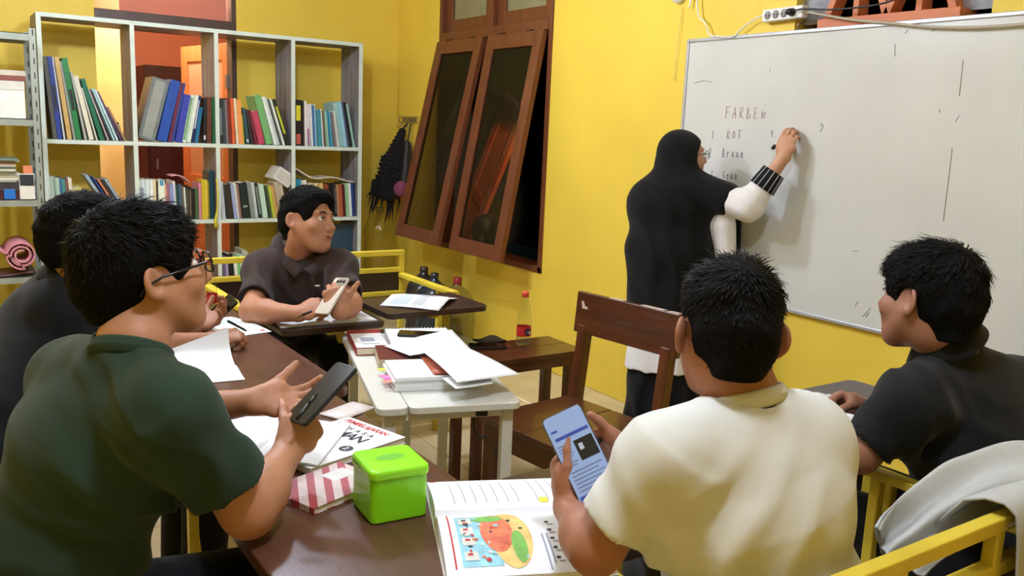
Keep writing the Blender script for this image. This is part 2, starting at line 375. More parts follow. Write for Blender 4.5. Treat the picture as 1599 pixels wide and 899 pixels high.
MB().box((.2, -1.85, .60), (.60, -.62, .63)).build('table_top', TEAL, tb, bevel=.008)
for x in (.25, .55):
    for y in (-1.80, -.68): MB().box((x - .025, y - .025, 0), (x + .025, y + .025, .60)).build('leg', pm('dark_iron', (50, 40, 34), .5, metal=.6), tb)
hm = thing('helmet', 'dark grey rounded helmet with pale round pieces read from an unclear reflection in the pane', 'helmet', (.38, -.86, .63))
hc = Vector((.38, -.86, .735)); mbh = MB(); P = []
for i in range(17):
    th = math.pi * i / 16 * .62; P.append([hc + Vector((.12 * math.sin(th) * math.cos(a), .15 * math.sin(th) * math.sin(a), .125 * math.cos(th))) for a in [2 * math.pi * k / 24 for k in range(25)]])
mbh.grid(P).build('shell', pm('helmet_grey', (64, 56, 58), .35), hm)
MB().lathe([(.11, -.103), (.118, -.085), (.118, -.06), (.112, -.045)], 24, hc).build('rim', pm('dark_iron', (50, 40, 34), .5, metal=.6), hm)
for (dx, dy, dz, r) in ((-.09, -.11, .06, .055), (-.12, -.10, -.045, .034)):
    q = []
    for i in range(9): t_ = math.pi * i / 8; q.append([hc + Vector((dx + r * .55 * math.cos(t_), dy + r * math.sin(t_) * math.cos(a), dz + r * math.sin(t_) * math.sin(a))) for a in [2 * math.pi * k / 16 for k in range(17)]])
    MB().grid(q).build('side_disc', pm('pale_plastic', (205, 196, 190), .4), hm)
# ------------------------------------------------------------------ bookshelf, rack and books
rnd = random.Random(7)
SHW = pm('pale_shelf_edge_paint', (206, 216, 204), .5, var=.06, vscale=12)
SHB = pm('grey_blue_shelf_paint', (146, 148, 156), .5, rgb2=(108, 96, 98), vscale=3.5, stretch=(6, 6, .8))
UX = [-2.617, -2.092, -1.567, -1.035, -.52]; SY0, SY1 = -.45, -.10; SZ = [.06, .29, .81, 1.328, 2.085]
bs = thing('bookshelf', 'tall open pale painted wooden bookshelf with four bays standing before the doorway', 'bookshelf', (-1.56, -.28, 0))
for x in UX:
    u = MB().box((x - .012, SY0 + .012, 0), (x + .012, SY1, 2.085)).build('upright', SHB, bs, bevel=.002)
    MB().box((x - .0135, SY0, 0), (x + .0135, SY0 + .012, 2.085)).build('edge_strip', SHW, u, bevel=.001)
for z in SZ:
    for i in range(4):
        last = z > 2
        a, b = UX[i] + .012, UX[i + 1] - .012
        s_ = MB().box((a, SY0 + .012, z - .022), (b, SY1, z)).build('shelf_board', SHB if last else SHW, bs, bevel=.002)
        MB().box((a, SY0 - .001, z - .025), (b, SY0 + .012, z + .001)).build('edge_strip', SHW, s_, bevel=.001)

PAGES = pm('book_pages', (222, 214, 192), .8, var=.05, vscale=40, stretch=(40, 1, 1))
CN = {}
def cmat(rgb, rough=.4):
    k = 'cover_%02x%02x%02x' % tuple(rgb)
    return pm(k, rgb, rough, var=.10, vscale=18)
BAY = {0: 'first bay from the corner', 1: 'second bay from the corner', 2: 'third bay from the corner', 3: 'fourth bay from the corner'}
def make_book(w, h, d, rgb, M, label, group, text=None, name='book', hard=True):
    t = bpy.data.objects.new(name, None); COL.objects.link(t); t.empty_display_size = .05; t.matrix_world = M; XF[t] = M.copy(); tag(t, label, 'book', group)
    ct = min(.0025, w * .18)
    mb = MB().box((0, 0, 0), (w, ct, h)).box((0, ct, 0), (ct, d, h)).box((w - ct, ct, 0), (w, d, h))
    c = mb.build('cover', cmat(rgb), t, local=True)
    MB().box((ct, ct, .003), (w - ct, d - .004, h - .004)).build('pages', PAGES, t, local=True)
    if text:
        for (z0, z1, col) in text: MB().box((w * .2, -.0006, h * z0), (w * .8, .0002, h * z1)).build('spine_title', cmat(col), c, local=True)
    return t
def row(bay, zi, books, direction, x_start=None, x_end=None, rowname='top shelf', yb=SY0 + .015, start=0, fill=.985):
    """books: (w, h, rgb, lean deg, colour word, kind word[, text]); direction 'L': tops lean to -x and books are laid from the left"""
    z = SZ[zi] + .001; lo = UX[bay] + .0145 if x_start is None else x_start; hi = UX[bay + 1] - .0145 if x_end is None else x_end
    seq = books if direction == 'L' else books[::-1]
    def lay(k):
      prev = None; p = 0.0; pos = []
      for b in seq:
        w, h, a = b[0] * k, b[1], math.radians(max(b[3], 0))
        if prev is None: p = h * math.sin(a) + .001
        else:
            wp, hp, ap, pp = prev
            if a > ap + 1e-4:
                cx = pp - hp * math.sin(ap) + wp * math.cos(ap); cz = hp * math.cos(ap) + wp * math.sin(ap)
                if h * math.cos(a) <= cz: p = pp + wp / math.cos(ap) + h * (math.sin(a) - math.tan(ap) * math.cos(a))
                else: p = cx + math.tan(a) * cz
            else: p = pp + wp / math.cos(ap)
            p += .0012
        pos.append(p); prev = (w, h, a, p)
      return pos, p + w * math.cos(a)
    ks = 1.0
    if fill:
        ka, kb = .4, 2.2
        for _ in range(30):
            ks = (ka + kb) / 2
            if lay(ks)[1] > (hi - lo) * fill: kb = ks
            else: ka = ks
        ks = ka
    pos, _ = lay(ks); seq = [(b[0] * ks,) + tuple(b[1:]) for b in seq]
    n = len(books)
    for k, (b, p) in enumerate(zip(seq, pos)):
        w, h, rgb, a = b[0], b[1], b[2], math.radians(b[3]); d = rnd.uniform(.15, .21) if h < .36 else .24
        y = yb + rnd.uniform(0, .035)
        if p + w > (hi - lo) + .004 and b[3] == 0 and k > 2: continue
        if direction == 'L': M = Matrix.Translation((lo + p, y, z)) @ Matrix.Rotation(-a, 4, 'Y')
        else: M = Matrix.Translation((hi - p, y, z)) @ Matrix.Rotation(a, 4, 'Y') @ Matrix.Translation((-w, 0, 0))
        if direction == 'L' and p + w * math.cos(a) > (hi - lo) + .003: continue
        if direction == 'R' and p + w * math.cos(a) > (hi - lo) + .003: continue
        idx = (n - 1 - k) if direction == 'L' else k      # counted from the corner side
        cnt = sum(1 for q in books[(n - idx):] if True) if False else idx + start
        tx = b[6] if len(b) > 6 else None
        lab = '%s %s, %s from the corner side, %s of the %s' % (b[4], b[5], ORD[min(cnt, 21)], BAY[3 - bay].replace(' from the corner', ''), rowname)
        make_book(w, h, d, rgb, M, lab, 'books on the ' + rowname, tx)
W_ = (228, 228, 220); BK = (28, 28, 30); LT = (168, 204, 200)
# top shelf, bay by the rack
row(0, 3, [(.028, .50, (92, 92, 84), 4, 'dark grey', 'tall folder'), (.030, .50, (40, 60, 140), 4, 'blue', 'tall folder', [(.35, .66, (38, 38, 40))]), (.012, .50, (205, 205, 200), 5, 'white', 'thin folder'), (.030, .50, (196, 160, 96), 6, 'tan', 'tall folder'),
    (.016, .48, (150, 150, 136), 7, 'grey green', 'folder'), (.038, .50, (40, 122, 66), 7, 'green', 'tall folder', [(.36, .62, (36, 40, 38))]), (.016, .42, (170, 170, 160), 9, 'pale grey', 'folder'), (.032, .40, (222, 214, 188), 11, 'cream', 'thick book'),
    (.010, .33, (210, 205, 190), 13, 'off-white', 'thin book'), (.030, .39, (22, 104, 74), 15, 'dark green', 'folder'), (.010, .33, (196, 176, 172), 18, 'pink grey', 'thin book'), (.012, .32, (40, 44, 42), 19, 'black', 'book'),
    (.014, .34, LT, 20, 'pale teal', 'book'), (.014, .34, (186, 214, 210), 21, 'mint', 'book'), (.012, .33, (92, 66, 104), 23, 'purple', 'book'), (.016, .23, (150, 118, 88), 25, 'brown', 'small book')], 'L', fill=.93)
# top shelf, third bay (large cases leaning right)
row(1, 3, [(.105, .41, (112, 118, 116), 15, 'grey and navy', 'map case', [(.04, .96, (150, 152, 142))]), (.060, .41, (36, 76, 160), 14, 'bright blue', 'case'), (.020, .40, (104, 40, 62), 13, 'maroon', 'case'), (.014, .40, (44, 70, 140), 13, 'dark blue', 'case'),
    (.042, .32, (56, 66, 160), 12, 'violet blue', 'binder'), (.022, .32, (220, 226, 214), 11, 'white', 'book', [(.05, .95, (110, 160, 100))]), (.024, .32, (214, 224, 206), 11, 'pale green', 'book'), (.018, .32, (30, 40, 96), 10, 'navy', 'book', [(.3, .9, (190, 196, 214))]),
    (.022, .24, (30, 104, 140), 9, 'teal blue', 'small book'), (.020, .30, BK, 2, 'black', 'book', [(.08, .18, (200, 200, 200))]), (.030, .31, (96, 52, 40), 1, 'brown', 'book'), (.014, .31, (24, 92, 50), 0, 'green', 'book')], 'R')
# top shelf, second bay
row(2, 3, [(.016, .30, (34, 40, 44), 1, 'black', 'book', [(.2, .8, (120, 130, 130))]), (.014, .30, (60, 70, 76), 1, 'slate', 'book'), (.012, .30, (120, 110, 110), 2, 'grey', 'thin book'), (.016, .31, (120, 48, 40), 2, 'red brown', 'book'), (.014, .31, (214, 92, 50), 2, 'orange red', 'book'),
    (.012, .31, (226, 206, 170), 3, 'cream', 'thin book'), (.022, .30, (232, 150, 84), 3, 'orange', 'book'), (.010, .20, (176, 184, 50), 4, 'yellow green', 'small book'), (.018, .25, (52, 84, 84), 7, 'dark teal', 'book', [(.06, .14, (210, 210, 205))]), (.012, .24, (58, 50, 54), 9, 'charcoal', 'book'),
    (.014, .24, (110, 40, 50), 11, 'dark red', 'book'), (.034, .23, (190, 70, 92), 13, 'rose', 'thick book'), (.034, .345, (112, 168, 104), 14, 'leaf green', 'tall book'), (.014, .34, (224, 232, 226), 15, 'white', 'book'), (.014, .34, (206, 214, 208), 16, 'pale grey', 'book'), (.010, .33, (70, 74, 70), 16, 'dark grey', 'book'),
    (.010, .33, (226, 226, 216), 17, 'off-white', 'thin book'), (.018, .33, (40, 44, 34), 18, 'black', 'lime lettered book', [(.25, .85, (190, 196, 60))])], 'L')
# top shelf, first bay
row(3, 3, [(.046, .325, (26, 24, 24), 0, 'thick black', 'yellow lettered book', [(.55, .88, (216, 204, 50)), (.04, .26, (190, 90, 80))]), (.010, .32, (60, 54, 54), 1, 'dark grey', 'thin book'), (.014, .32, (222, 218, 212), 1, 'white', 'book'), (.018, .30, (214, 206, 210), 2, 'white and purple', 'book', [(.0, .42, (160, 96, 140))]),
    (.010, .30, (222, 224, 214), 3, 'off-white', 'thin book'), (.022, .29, (76, 124, 172), 3, 'blue', 'book'), (.008, .30, (214, 232, 236), 3, 'pale blue', 'thin book'), (.026, .26, (64, 138, 150), 4, 'teal', 'book'), (.008, .27, (226, 222, 204), 4, 'cream', 'thin book'), (.014, .26, (120, 84, 72), 5, 'brown', 'book'),
    (.012, .26, (150, 186, 160), 5, 'pale green', 'book'), (.014, .26, (40, 128, 170), 6, 'bright blue', 'book'), (.010, .25, (130, 196, 204), 6, 'aqua', 'thin book'), (.014, .25, (130, 116, 118), 7, 'grey brown', 'book'), (.014, .26, (224, 224, 214), 8, 'white', 'book'),
    (.026, .32, (158, 192, 180), 9, 'sea green', 'thick book'), (.024, .33, (150, 196, 210), 9, 'sky blue', 'thick book'), (.012, .33, (80, 82, 110), 10, 'slate blue', 'book'), (.018, .33, (24, 30, 32), 10, 'black', 'book'), (.014, .32, (150, 184, 168), 11, 'grey green', 'book')], 'L')
# middle shelf
row(0, 2, [(.026, .29, (190, 212, 196), 0, 'mint', 'book'), (.022, .28, (176, 204, 184), 1, 'pale green', 'book'), (.010, .28, (70, 110, 150), 1, 'blue', 'thin book'), (.018, .27, (70, 140, 132), 2, 'teal', 'book'), (.012, .27, (140, 84, 70), 2, 'brown', 'book'), (.020, .28, (222, 210, 186), 3, 'cream', 'book'),
    (.044, .22, (206, 196, 110), 8, 'yellow', 'thick book'), (.012, .20, (200, 150, 150), 9, 'pink', 'thin book'), (.014, .20, (150, 66, 52), 10, 'red', 'book'), (.020, .19, (80, 30, 34), 11, 'maroon', 'book'), (.016, .18, (96, 62, 46), 12, 'brown', 'small book')], 'L', rowname='middle shelf', fill=.60)
row(0, 2, [(.024, .34, (150, 170, 186), 36, 'grey blue', 'leaning folder'), (.010, .33, (40, 72, 140), 35, 'blue', 'leaning thin folder'), (.016, .31, (190, 120, 90), 35, 'rust', 'leaning book'), (.016, .31, (56, 50, 50), 35, 'charcoal', 'leaning book'), (.020, .31, (140, 160, 170), 35, 'pale slate', 'leaning book')], 'L', rowname='middle shelf', x_start=-2.375, x_end=-2.1) if False else None
row(1, 2, [(.034, .27, (222, 230, 226), 0, 'white', 'thick lettered book', [(.3, .8, (150, 160, 170))]), (.020, .27, (212, 224, 218), 0, 'pale grey', 'book'), (.018, .27, (224, 228, 220), 0, 'off-white', 'book'), (.016, .27, (226, 206, 160), 0, 'cream', 'book'), (.010, .26, (60, 44, 34), 0, 'dark brown', 'thin book', [(.0, .45, (210, 170, 60))]),
    (.034, .27, (226, 230, 212), 0, 'ivory', 'thick book', [(.86, 1.0, (90, 150, 190))]), (.012, .24, (222, 160, 130), 1, 'peach', 'thin book'), (.014, .24, (160, 110, 120), 1, 'mauve', 'book'), (.020, .24, (140, 150, 196), 1, 'lilac', 'book'), (.012, .26, (228, 230, 224), 2, 'white', 'thin file'),
    (.012, .23, (40, 70, 60), 2, 'bottle green', 'book'), (.012, .24, (62, 92, 124), 2, 'steel blue', 'book'), (.014, .23, (112, 96, 76), 2, 'tan', 'book'), (.010, .22, (206, 206, 196), 2, 'pale', 'thin book'), (.016, .23, (30, 28, 30), 0, 'black', 'book', [(.1, .9, (90, 84, 70))]),
    (.014, .22, (34, 34, 32), 0, 'black', 'speckled book', [(.1, .9, (120, 100, 70))]), (.014, .21, (40, 30, 28), 0, 'dark brown', 'book'), (.020, .21, (72, 96, 62), 0, 'moss green', 'book'), (.014, .25, (204, 126, 150), 0, 'pink', 'plastic folder'),
    (.018, .27, (200, 176, 44), 0, 'yellow', 'folder'), (.016, .27, (214, 190, 60), 0, 'bright yellow', 'folder'), (.014, .26, (170, 150, 40), 0, 'mustard', 'folder'), (.026, .33, (20, 64, 72), 0, 'dark teal', 'tall folder')], 'L', rowname='middle shelf')
row(2, 2, [(.016, .26, (222, 222, 222), 4, 'white', 'book'), (.026, .24, (50, 42, 34), 5, 'dark brown', 'thick book'), (.014, .24, (150, 160, 196), 6, 'lavender', 'book'), (.012, .25, (220, 222, 214), 6, 'white', 'thin book'), (.012, .24, (150, 112, 96), 6, 'brown', 'book'), (.034, .25, (22, 40, 38), 7, 'black green', 'thick book', [(.3, .36, (150, 160, 150))]),
    (.018, .25, (128, 136, 132), 7, 'grey', 'book'), (.018, .25, (216, 222, 216), 7, 'white', 'book'), (.014, .25, (34, 40, 40), 8, 'black', 'book', [(.1, .9, (120, 130, 120))]), (.022, .24, (186, 214, 194), 8, 'mint', 'book'), (.010, .23, (44, 56, 40), 9, 'dark green', 'thin book'), (.010, .23, (90, 110, 80), 9, 'olive', 'thin book'),
    (.012, .23, (178, 190, 60), 9, 'lime', 'book'), (.014, .23, (206, 160, 90), 10, 'orange', 'book'), (.022, .26, (176, 160, 136), 11, 'beige', 'book'), (.020, .26, (196, 186, 160), 12, 'sand', 'book')], 'L', rowname='middle shelf')
row(3, 2, [(.030, .28, (50, 140, 168), 0, 'bright teal', 'book'), (.034, .27, (224, 226, 214), 1, 'white', 'thick book'), (.030, .25, (216, 204, 170), 1, 'cream', 'thick book'), (.014, .25, (214, 196, 140), 2, 'straw', 'book'), (.014, .25, (220, 190, 150), 2, 'peach', 'book'), (.018, .25, (206, 180, 110), 3, 'yellow beige', 'book'), (.024, .24, (140, 66, 48), 3, 'red brown', 'thick book'),
    (.012, .24, (60, 40, 36), 3, 'dark brown', 'book'), (.012, .24, (30, 30, 32), 4, 'black', 'book'), (.012, .24, (34, 34, 36), 4, 'black', 'thin book', [(.1, .9, (90, 90, 90))]), (.012, .24, (170, 130, 100), 4, 'tan', 'book'), (.016, .24, (176, 90, 60), 4, 'rust', 'book'), (.016, .24, (80, 28, 30), 4, 'maroon', 'book'), (.020, .25, (150, 190, 140), 4, 'green and white', 'book'), (.012, .25, (220, 226, 226), 4, 'white', 'thin book'), (.016, .25, (40, 60, 120), 4, 'navy', 'book')], 'L', rowname='middle shelf')
# leaning group in the bay by the rack
for i, (w, h, c, wd) in enumerate([(.022, .34, (150, 170, 186), 'grey blue'), (.010, .33, (40, 72, 140), 'blue'), (.016, .31, (190, 120, 90), 'rust'), (.016, .31, (56, 50, 50), 'charcoal'), (.022, .31, (140, 160, 170), 'pale slate')]):
    M = Matrix.Translation((-2.228 + i * .0212 + (.012 if i else 0), SY0 + .02, SZ[2] + .001)) @ Matrix.Rotation(math.radians(-30), 4, 'Y')
    make_book(w * .8, h, .2, c, M, '%s folder slanting steeply at the end of the middle shelf beside the rack' % wd, 'books on the middle shelf')
# lower shelf
row(1, 1, [(.050, .30, (216, 92, 66), 0, 'coral', 'binder'), (.048, .30, (204, 84, 60), 0, 'dark coral', 'binder')], 'R', rowname='lower shelf', x_end=-1.66, fill=None)
row(2, 1, [(.014, .25, (100, 90, 116), 3, 'grey violet', 'book'), (.012, .25, (170, 150, 190), 3, 'lilac', 'book'), (.026, .27, (30, 30, 34), 3, 'black', 'thick book'), (.014, .25, (220, 224, 216), 4, 'white', 'book'), (.012, .26, (120, 190, 110), 5, 'bright green', 'thin book'), (.012, .26, (200, 222, 200), 5, 'pale mint', 'book'), (.012, .30, (170, 180, 160), 6, 'grey green', 'file'), (.018, .28, (190, 190, 166), 7, 'beige', 'file'),
    (.014, .2, (120, 44, 44), 8, 'dark red', 'small book'), (.014, .2, (60, 50, 60), 8, 'charcoal', 'small book')], 'L', rowname='lower shelf', fill=.55)
# loose items on the shelves
bd = thing('board_sheet', 'dark blue board leaning in the lower bay beside the corner', 'board', (-.72, -.3, SZ[1]))
MB().box((-.95, -.36, SZ[1] + .001), (-.54, -.345, SZ[1] + .46), None).build('panel', pm('dark_blue_board', (36, 62, 86), .3, rgb2=(60, 80, 96), vscale=3), bd)
MB().box((-.95, -.362, SZ[1] + .001), (-.54, -.36, SZ[1] + .03)).build('edge', cmat((70, 90, 104)), bd)
bx = thing('box_file', 'white box file leaning over the books of the middle shelf', 'box file', (-1.1, -.3, SZ[2] + .27))
Mx = Matrix.Translation((-1.175, -.42, SZ[2] + .285)) @ Matrix.Rotation(math.radians(33), 4, 'Y')
MB().box((0, 0, 0), (.13, .2, .10), Mx).build('body', cmat((216, 214, 206)), bx, bevel=.002)
MB().box((.01, -.001, .02), (.12, .001, .09), Mx).build('label_plate', cmat((196, 190, 180)), bx)
pp = tag(MB().sheet(lambda u, v: (-1.02 + .47 * u, -.42 + .2 * v, SZ[2] + .332 - .068 * u + .03 * math.cos(u * 9) * (1 - u)), 20, 6, .010).build('paper_bundle', cmat((208, 198, 180)), None), 'curled bundle of papers lying on the books near the corner', 'papers')
pk = tag(MB().sheet(lambda u, v: (-1.87 + .12 * u, -.43 + .16 * v, SZ[2] + .30 + .025 * math.sin(u * 3) - .05 * u), 12, 6, .006).build('plastic_folder', pm('pink_plastic', (226, 170, 180), .25), None), 'crumpled pink plastic folder lying over the black books', 'folder')
rb = tag(MB().tube([(-1.585, -.462, 1.10), (-1.578, -.466, .98), (-1.585, -.466, .88), (-1.60, -.468, .80), (-1.592, -.468, .76)], [.004, .005, .005, .010, .016], 8).build('yellow_ribbon', pm('yellow_ribbon_cloth', (216, 196, 50), .7), None), 'yellow ribbon hanging over the shelf edge beside the coral binders', 'ribbon')
gl = thing('green_toy', 'small mint green figurine standing on the top shelf by the doorway', 'figurine', (-2.12, -.2, SZ[3]))
MB().lathe([(.02, .001), (.022, .03), (.012, .05), (.02, .075), (.016, .095), (.004, .104)], 14, (-2.16, -.22, SZ[3])).build('body', cmat((120, 200, 180)), gl)
MB().lathe([(.010, .104), (.012, .112), (.004, .12)], 10, (-2.16, -.22, SZ[3])).build('cap', cmat((40, 60, 50)), gl)

# slotted metal rack
RK = thing('metal_rack', 'grey slotted steel rack loaded with papers beside the bookshelf', 'shelf rack', (-3.15, -.6, 0))
STEEL = pm('grey_green_steel', (150, 156, 144), .45, metal=.3, var=.1, vscale=14); DKST = pm('slot_dark', (46, 40, 32), .7)
RX0, RX1, RY0, RY1 = -3.62, -2.665, -.76, -.42
for (x, sx) in ((RX1, -1), (RX0, 1)):
    for (y, sy) in ((RY0, 1), (RY1, -1)):
        p = MB().box((min(x, x + sx * .002), min(y, y + sy * .036), 0), (max(x, x + sx * .002), max(y, y + sy * .036), 1.96)).box((min(x, x + sx * .036), min(y, y + sy * .002), 0), (max(x, x + sx * .036), max(y, y + sy * .002), 1.96)).build('post', STEEL, RK)
        for k in range(24):
            z = .08 + k * .08
            MB().box((x - .0185 if sx < 0 else x + .0125, y - .0008 if sy > 0 else y - .0028, z), (x - .0125 if sx < 0 else x + .0185, y + .0028 if sy > 0 else y + .0008, z + .035)).build('slot', DKST, p)
RZ = [.16, .53, .985, 1.45, 1.93]
for z in RZ:
    MB().box((RX0 + .003, RY0 + .003, z - .004), (RX1 - .003, RY1 - .003, z)).box((RX0 + .003, RY0 + .003, z - .04), (RX1 - .003, RY0 + .006, z)).box((RX0 + .003, RY1 - .006, z - .04), (RX1 - .003, RY1 - .003, z)).build('shelf_board', STEEL, RK)
def stack(name, label, cat, x0, x1, y0, y1, z, layers, jit=.012, parts='sheet_bundle', group=None):
    t = thing(name, label, cat, ((x0 + x1) / 2, (y0 + y1) / 2, z), 0, group)
    for th, c in layers:
        j = [rnd.uniform(-jit, jit) for _ in range(4)]
        MB().box((x0 + j[0], y0 + j[1], z + .0005), (x1 + j[2], y1 + j[3], z + th)).build(parts, cmat(c), t, bevel=.0015); z += th
    return t
stack('paper_pile', 'white and brown bundles piled on the upper board of the steel rack', 'papers', -3.1, -2.735, -.74, -.5, RZ[3], [(.16, (226, 224, 216)), (.05, (206, 204, 192)), (.03, (130, 70, 60)), (.03, (196, 186, 170))])
stack('paper_pile', 'ragged stack of old papers on the middle board of the steel rack', 'papers', -3.1, -2.80, -.74, -.5, RZ[2] + .10, [(.012, (150, 150, 130)), (.014, (200, 198, 184)), (.010, (170, 160, 130)), (.016, (206, 204, 190)), (.01, (140, 150, 130)), (.014, (196, 190, 170)), (.012, (90, 96, 80)), (.012, (190, 180, 160)), (.014, (160, 110, 80)), (.01, (180, 186, 170)), (.012, (110, 130, 120))], .02)
stack('book_pile', 'dark flat books under the ragged papers on the steel rack', 'books', -3.12, -2.80, -.74, -.5, RZ[2], [(.05, (70, 30, 36)), (.05, (60, 54, 60))])
tag(box('blue_box', (-2.87, -.752, RZ[2] + .002), (-2.812, -.742, RZ[2] + .06), pm('blue_plastic', (40, 110, 190), .35)), 'small blue plastic box at the edge of the steel rack', 'box')
cd_ = thing('card_box', 'white and black small upright box on the steel rack', 'box', (-2.745, -.74, RZ[2]))
MB().box((-2.79, -.752, RZ[2] + .001), (-2.712, -.735, RZ[2] + .15)).build('body', cmat((220, 216, 206)), cd_, bevel=.001)
MB().box((-2.787, -.7528, RZ[2] + .08), (-2.715, -.7515, RZ[2] + .145)).build('picture', cmat((44, 48, 56)), cd_)
tag(box('orange_box', (-2.765, -.732, RZ[2] + .15 - .149), (-2.715, -.71, RZ[2] + .195), cmat((214, 130, 90))), 'small orange box behind the white and black box', 'box')
# rolled pink mat
PK = pm('pink_foam', (196, 130, 140), .6, var=.06, bump=.1, bscale=200)
sp = []
for k in range(70):
    t_ = k / 69; a = t_ * 2 * math.pi * 2.6 + 1.1; r = .028 + .055 * t_; sp.append((-2.80 + r * math.cos(a), .66 + r * math.sin(a)))
lx, lz_ = sp[-1]
for k in range(1, 30):
    t_ = k / 29; sp.append((lx - .36 * t_, lz_ + .10 * math.sin(t_ * math.pi) + .08 * t_))
mt = MB(); P1 = [[(x, y, z) for y in (-.79, -.45)] for x, z in sp]
mt.grid(P1); mto = mt.build('rolled_mat', PK); sm = mto.modifiers.new('solid', 'SOLIDIFY'); sm.thickness = .009; sm.offset = 0
tag(mto, 'rolled pink foam mat lying on the lower board of the steel rack', 'mat')
tag(MB().sheet(lambda u, v: (-3.2 + .47 * u, -.755 + .26 * v, RZ[1] + .014 + .015 * math.sin(u * 5) ** 2), 14, 6, .012).build('magazine', pm('dark_magazine', (110, 70, 76), .4, rgb2=(60, 40, 46), vscale=14)), 'dark glossy magazine lying under the rolled pink mat', 'magazine')
# ------------------------------------------------------------------ benches, tables, chair
YM = pm('yellow_steel_paint', (214, 190, 62), .4, var=.08, vscale=10, bump=.05, bscale=80)
BRP = woodmat('dark_brown_panel', (58, 42, 34), (48, 34, 28), .4, 3, 'X')
BRT = woodmat('brown_table_top', (92, 60, 46), (80, 50, 38), .26, 4, 'Y', bump=.04, wear=((112, 86, 72), .56, 4))
TBD = woodmat('dark_tablet_top', (66, 48, 40), (56, 40, 34), .3, 4, 'X', bump=.04)
def bench(label, loc, rz, L, tablets, arm_len=.62, arms=(True, True)):
    """local frame: back rail on y=0, sitter faces -y"""
    t = thing('yellow_bench', label, 'bench', loc, rz, 'yellow steel benches'); h = L / 2
    def P(mb, n, m=YM, bev=.003): return mb.build(n, m, t, bevel=bev, local=True)
    w = .026
    for x in (-h, -h / 3, h / 3, h):
        P(MB().box((x - w / 2, -w / 2, 0 if abs(x) > h * .9 else .62), (x + w / 2, w / 2, .846)), 'back_post')
    for x in (-h, h): P(MB().box((x - w / 2, -.42 - w / 2, 0), (x + w / 2, -.42 + w / 2, .72)), 'front_post')
    for z0, z1, n in ((.832, .86, 'top_rail'), (.745, .77, 'middle_rail'), (.622, .646, 'lower_rail'), (.40, .425, 'seat_rail')): P(MB().box((-h - w / 2, -w / 2 - .001, z0), (h + w / 2, w / 2 + .001, z1)), n)
    P(MB().box((-h + .015, -.006, .646), (h - .015, .006, .745)), 'back_panel', BRP, .002)
    P(MB().box((-h, -.44, .40), (h, -.414, .425)), 'seat_rail')
    for k in range(3): P(MB().box((-h + .01, -.445 + k * .145, .426), (h - .01, -.31 + k * .145, .446)), 'seat_slat', BRP, .003)
    for x, on in ((-h, arms[0]), (h, arms[1])):
        if on: P(MB().box((x - .02, -arm_len, .718), (x + .02, 0, .74)), 'armrest'); P(MB().box((x - w / 2, -.42, .1), (x + w / 2, 0, .122)), 'side_rail')
        if on and arm_len > .7: P(MB().box((x - w / 2, -arm_len, 0), (x + w / 2, -arm_len + w, .718)), 'tablet_post')
    for (x0, x1, y0, y1, z) in tablets:
        o = P(MB().prism([(x0 + .02, y0), (x1 - .02, y0), (x1, y0 + .02), (x1, y1), (x0, y1), (x0, y0 + .02)], z - .024, z), 'writing_tablet', TBD, .003)
        MB().bar(((x0 + x1) / 2, y0 + .05, z - .035), ((x0 + x1) / 2, y1 - .03, z - .035), .03, .02).build('bracket', YM, o, local=True)
        MB().box((x1 - .06, y1 - .056, 0), (x1 - .034, y1 - .03, z - .024)).build('support_post', YM, o, local=True)
    return t
bench('yellow steel bench with brown back panel in front of the bookshelf', (-1.68, -2.48, 0), 0, 1.0, [(-.50, -.085, -1.05, -.66, .742), (-.065, .405, -1.03, -.70, .765)], .58)
bench('yellow steel bench with the grey jacket draped over its back rail', (-1.825, -5.85, 0), math.pi, .90, [(.005, .425, -.77, -.38, .755)], .60, (True, True))
bench('yellow steel bench under the student beside the whiteboard', (-.86, -5.85, 0), math.pi, .92, [(-.05, .43, -.90, -.48, .765)], .62, (True, False))
bench('yellow steel bench beside the long brown tables', (-3.42, -4.55, 0), math.pi / 2, 1.7, [], .42)

def table(label, x0, x1, y0, y1, z):
    t = thing('study_table', label, 'table', ((x0 + x1) / 2, (y0 + y1) / 2, 0), 0, 'brown study tables')
    c = .02
    MB().prism([(x0 + c, y0), (x1 - c, y0), (x1, y0 + c), (x1, y1 - c), (x1 - c, y1), (x0 + c, y1), (x0, y1 - c), (x0, y0 + c)], z - .03, z).build('table_top', BRT, t, bevel=.004)
    MB().box((x0 + .06, y0 + .06, z - .06), (x1 - .06, y0 + .085, z - .03)).box((x0 + .06, y1 - .085, z - .06), (x1 - .06, y1 - .06, z - .03)).box((x0 + .06, y0 + .085, z - .06), (x0 + .085, y1 - .085, z - .03)).box((x1 - .085, y0 + .085, z - .06), (x1 - .06, y1 - .085, z - .03)).build('apron', YM, t, bevel=.002)
    for x in (x0 + .06, x1 - .085):
        for y in (y0 + .06, y1 - .085): MB().box((x, y, 0), (x + .025, y + .025, z - .06)).build('leg', YM, t, bevel=.002)
    return t
ZT = .74
table('brown study table carrying the green tissue box', -2.79, -2.30, -5.37, -4.315, ZT)
table('brown study table carrying the open blank notebook, beyond the green tissue box', -2.735, -2.235, -4.27, -3.02, ZT)

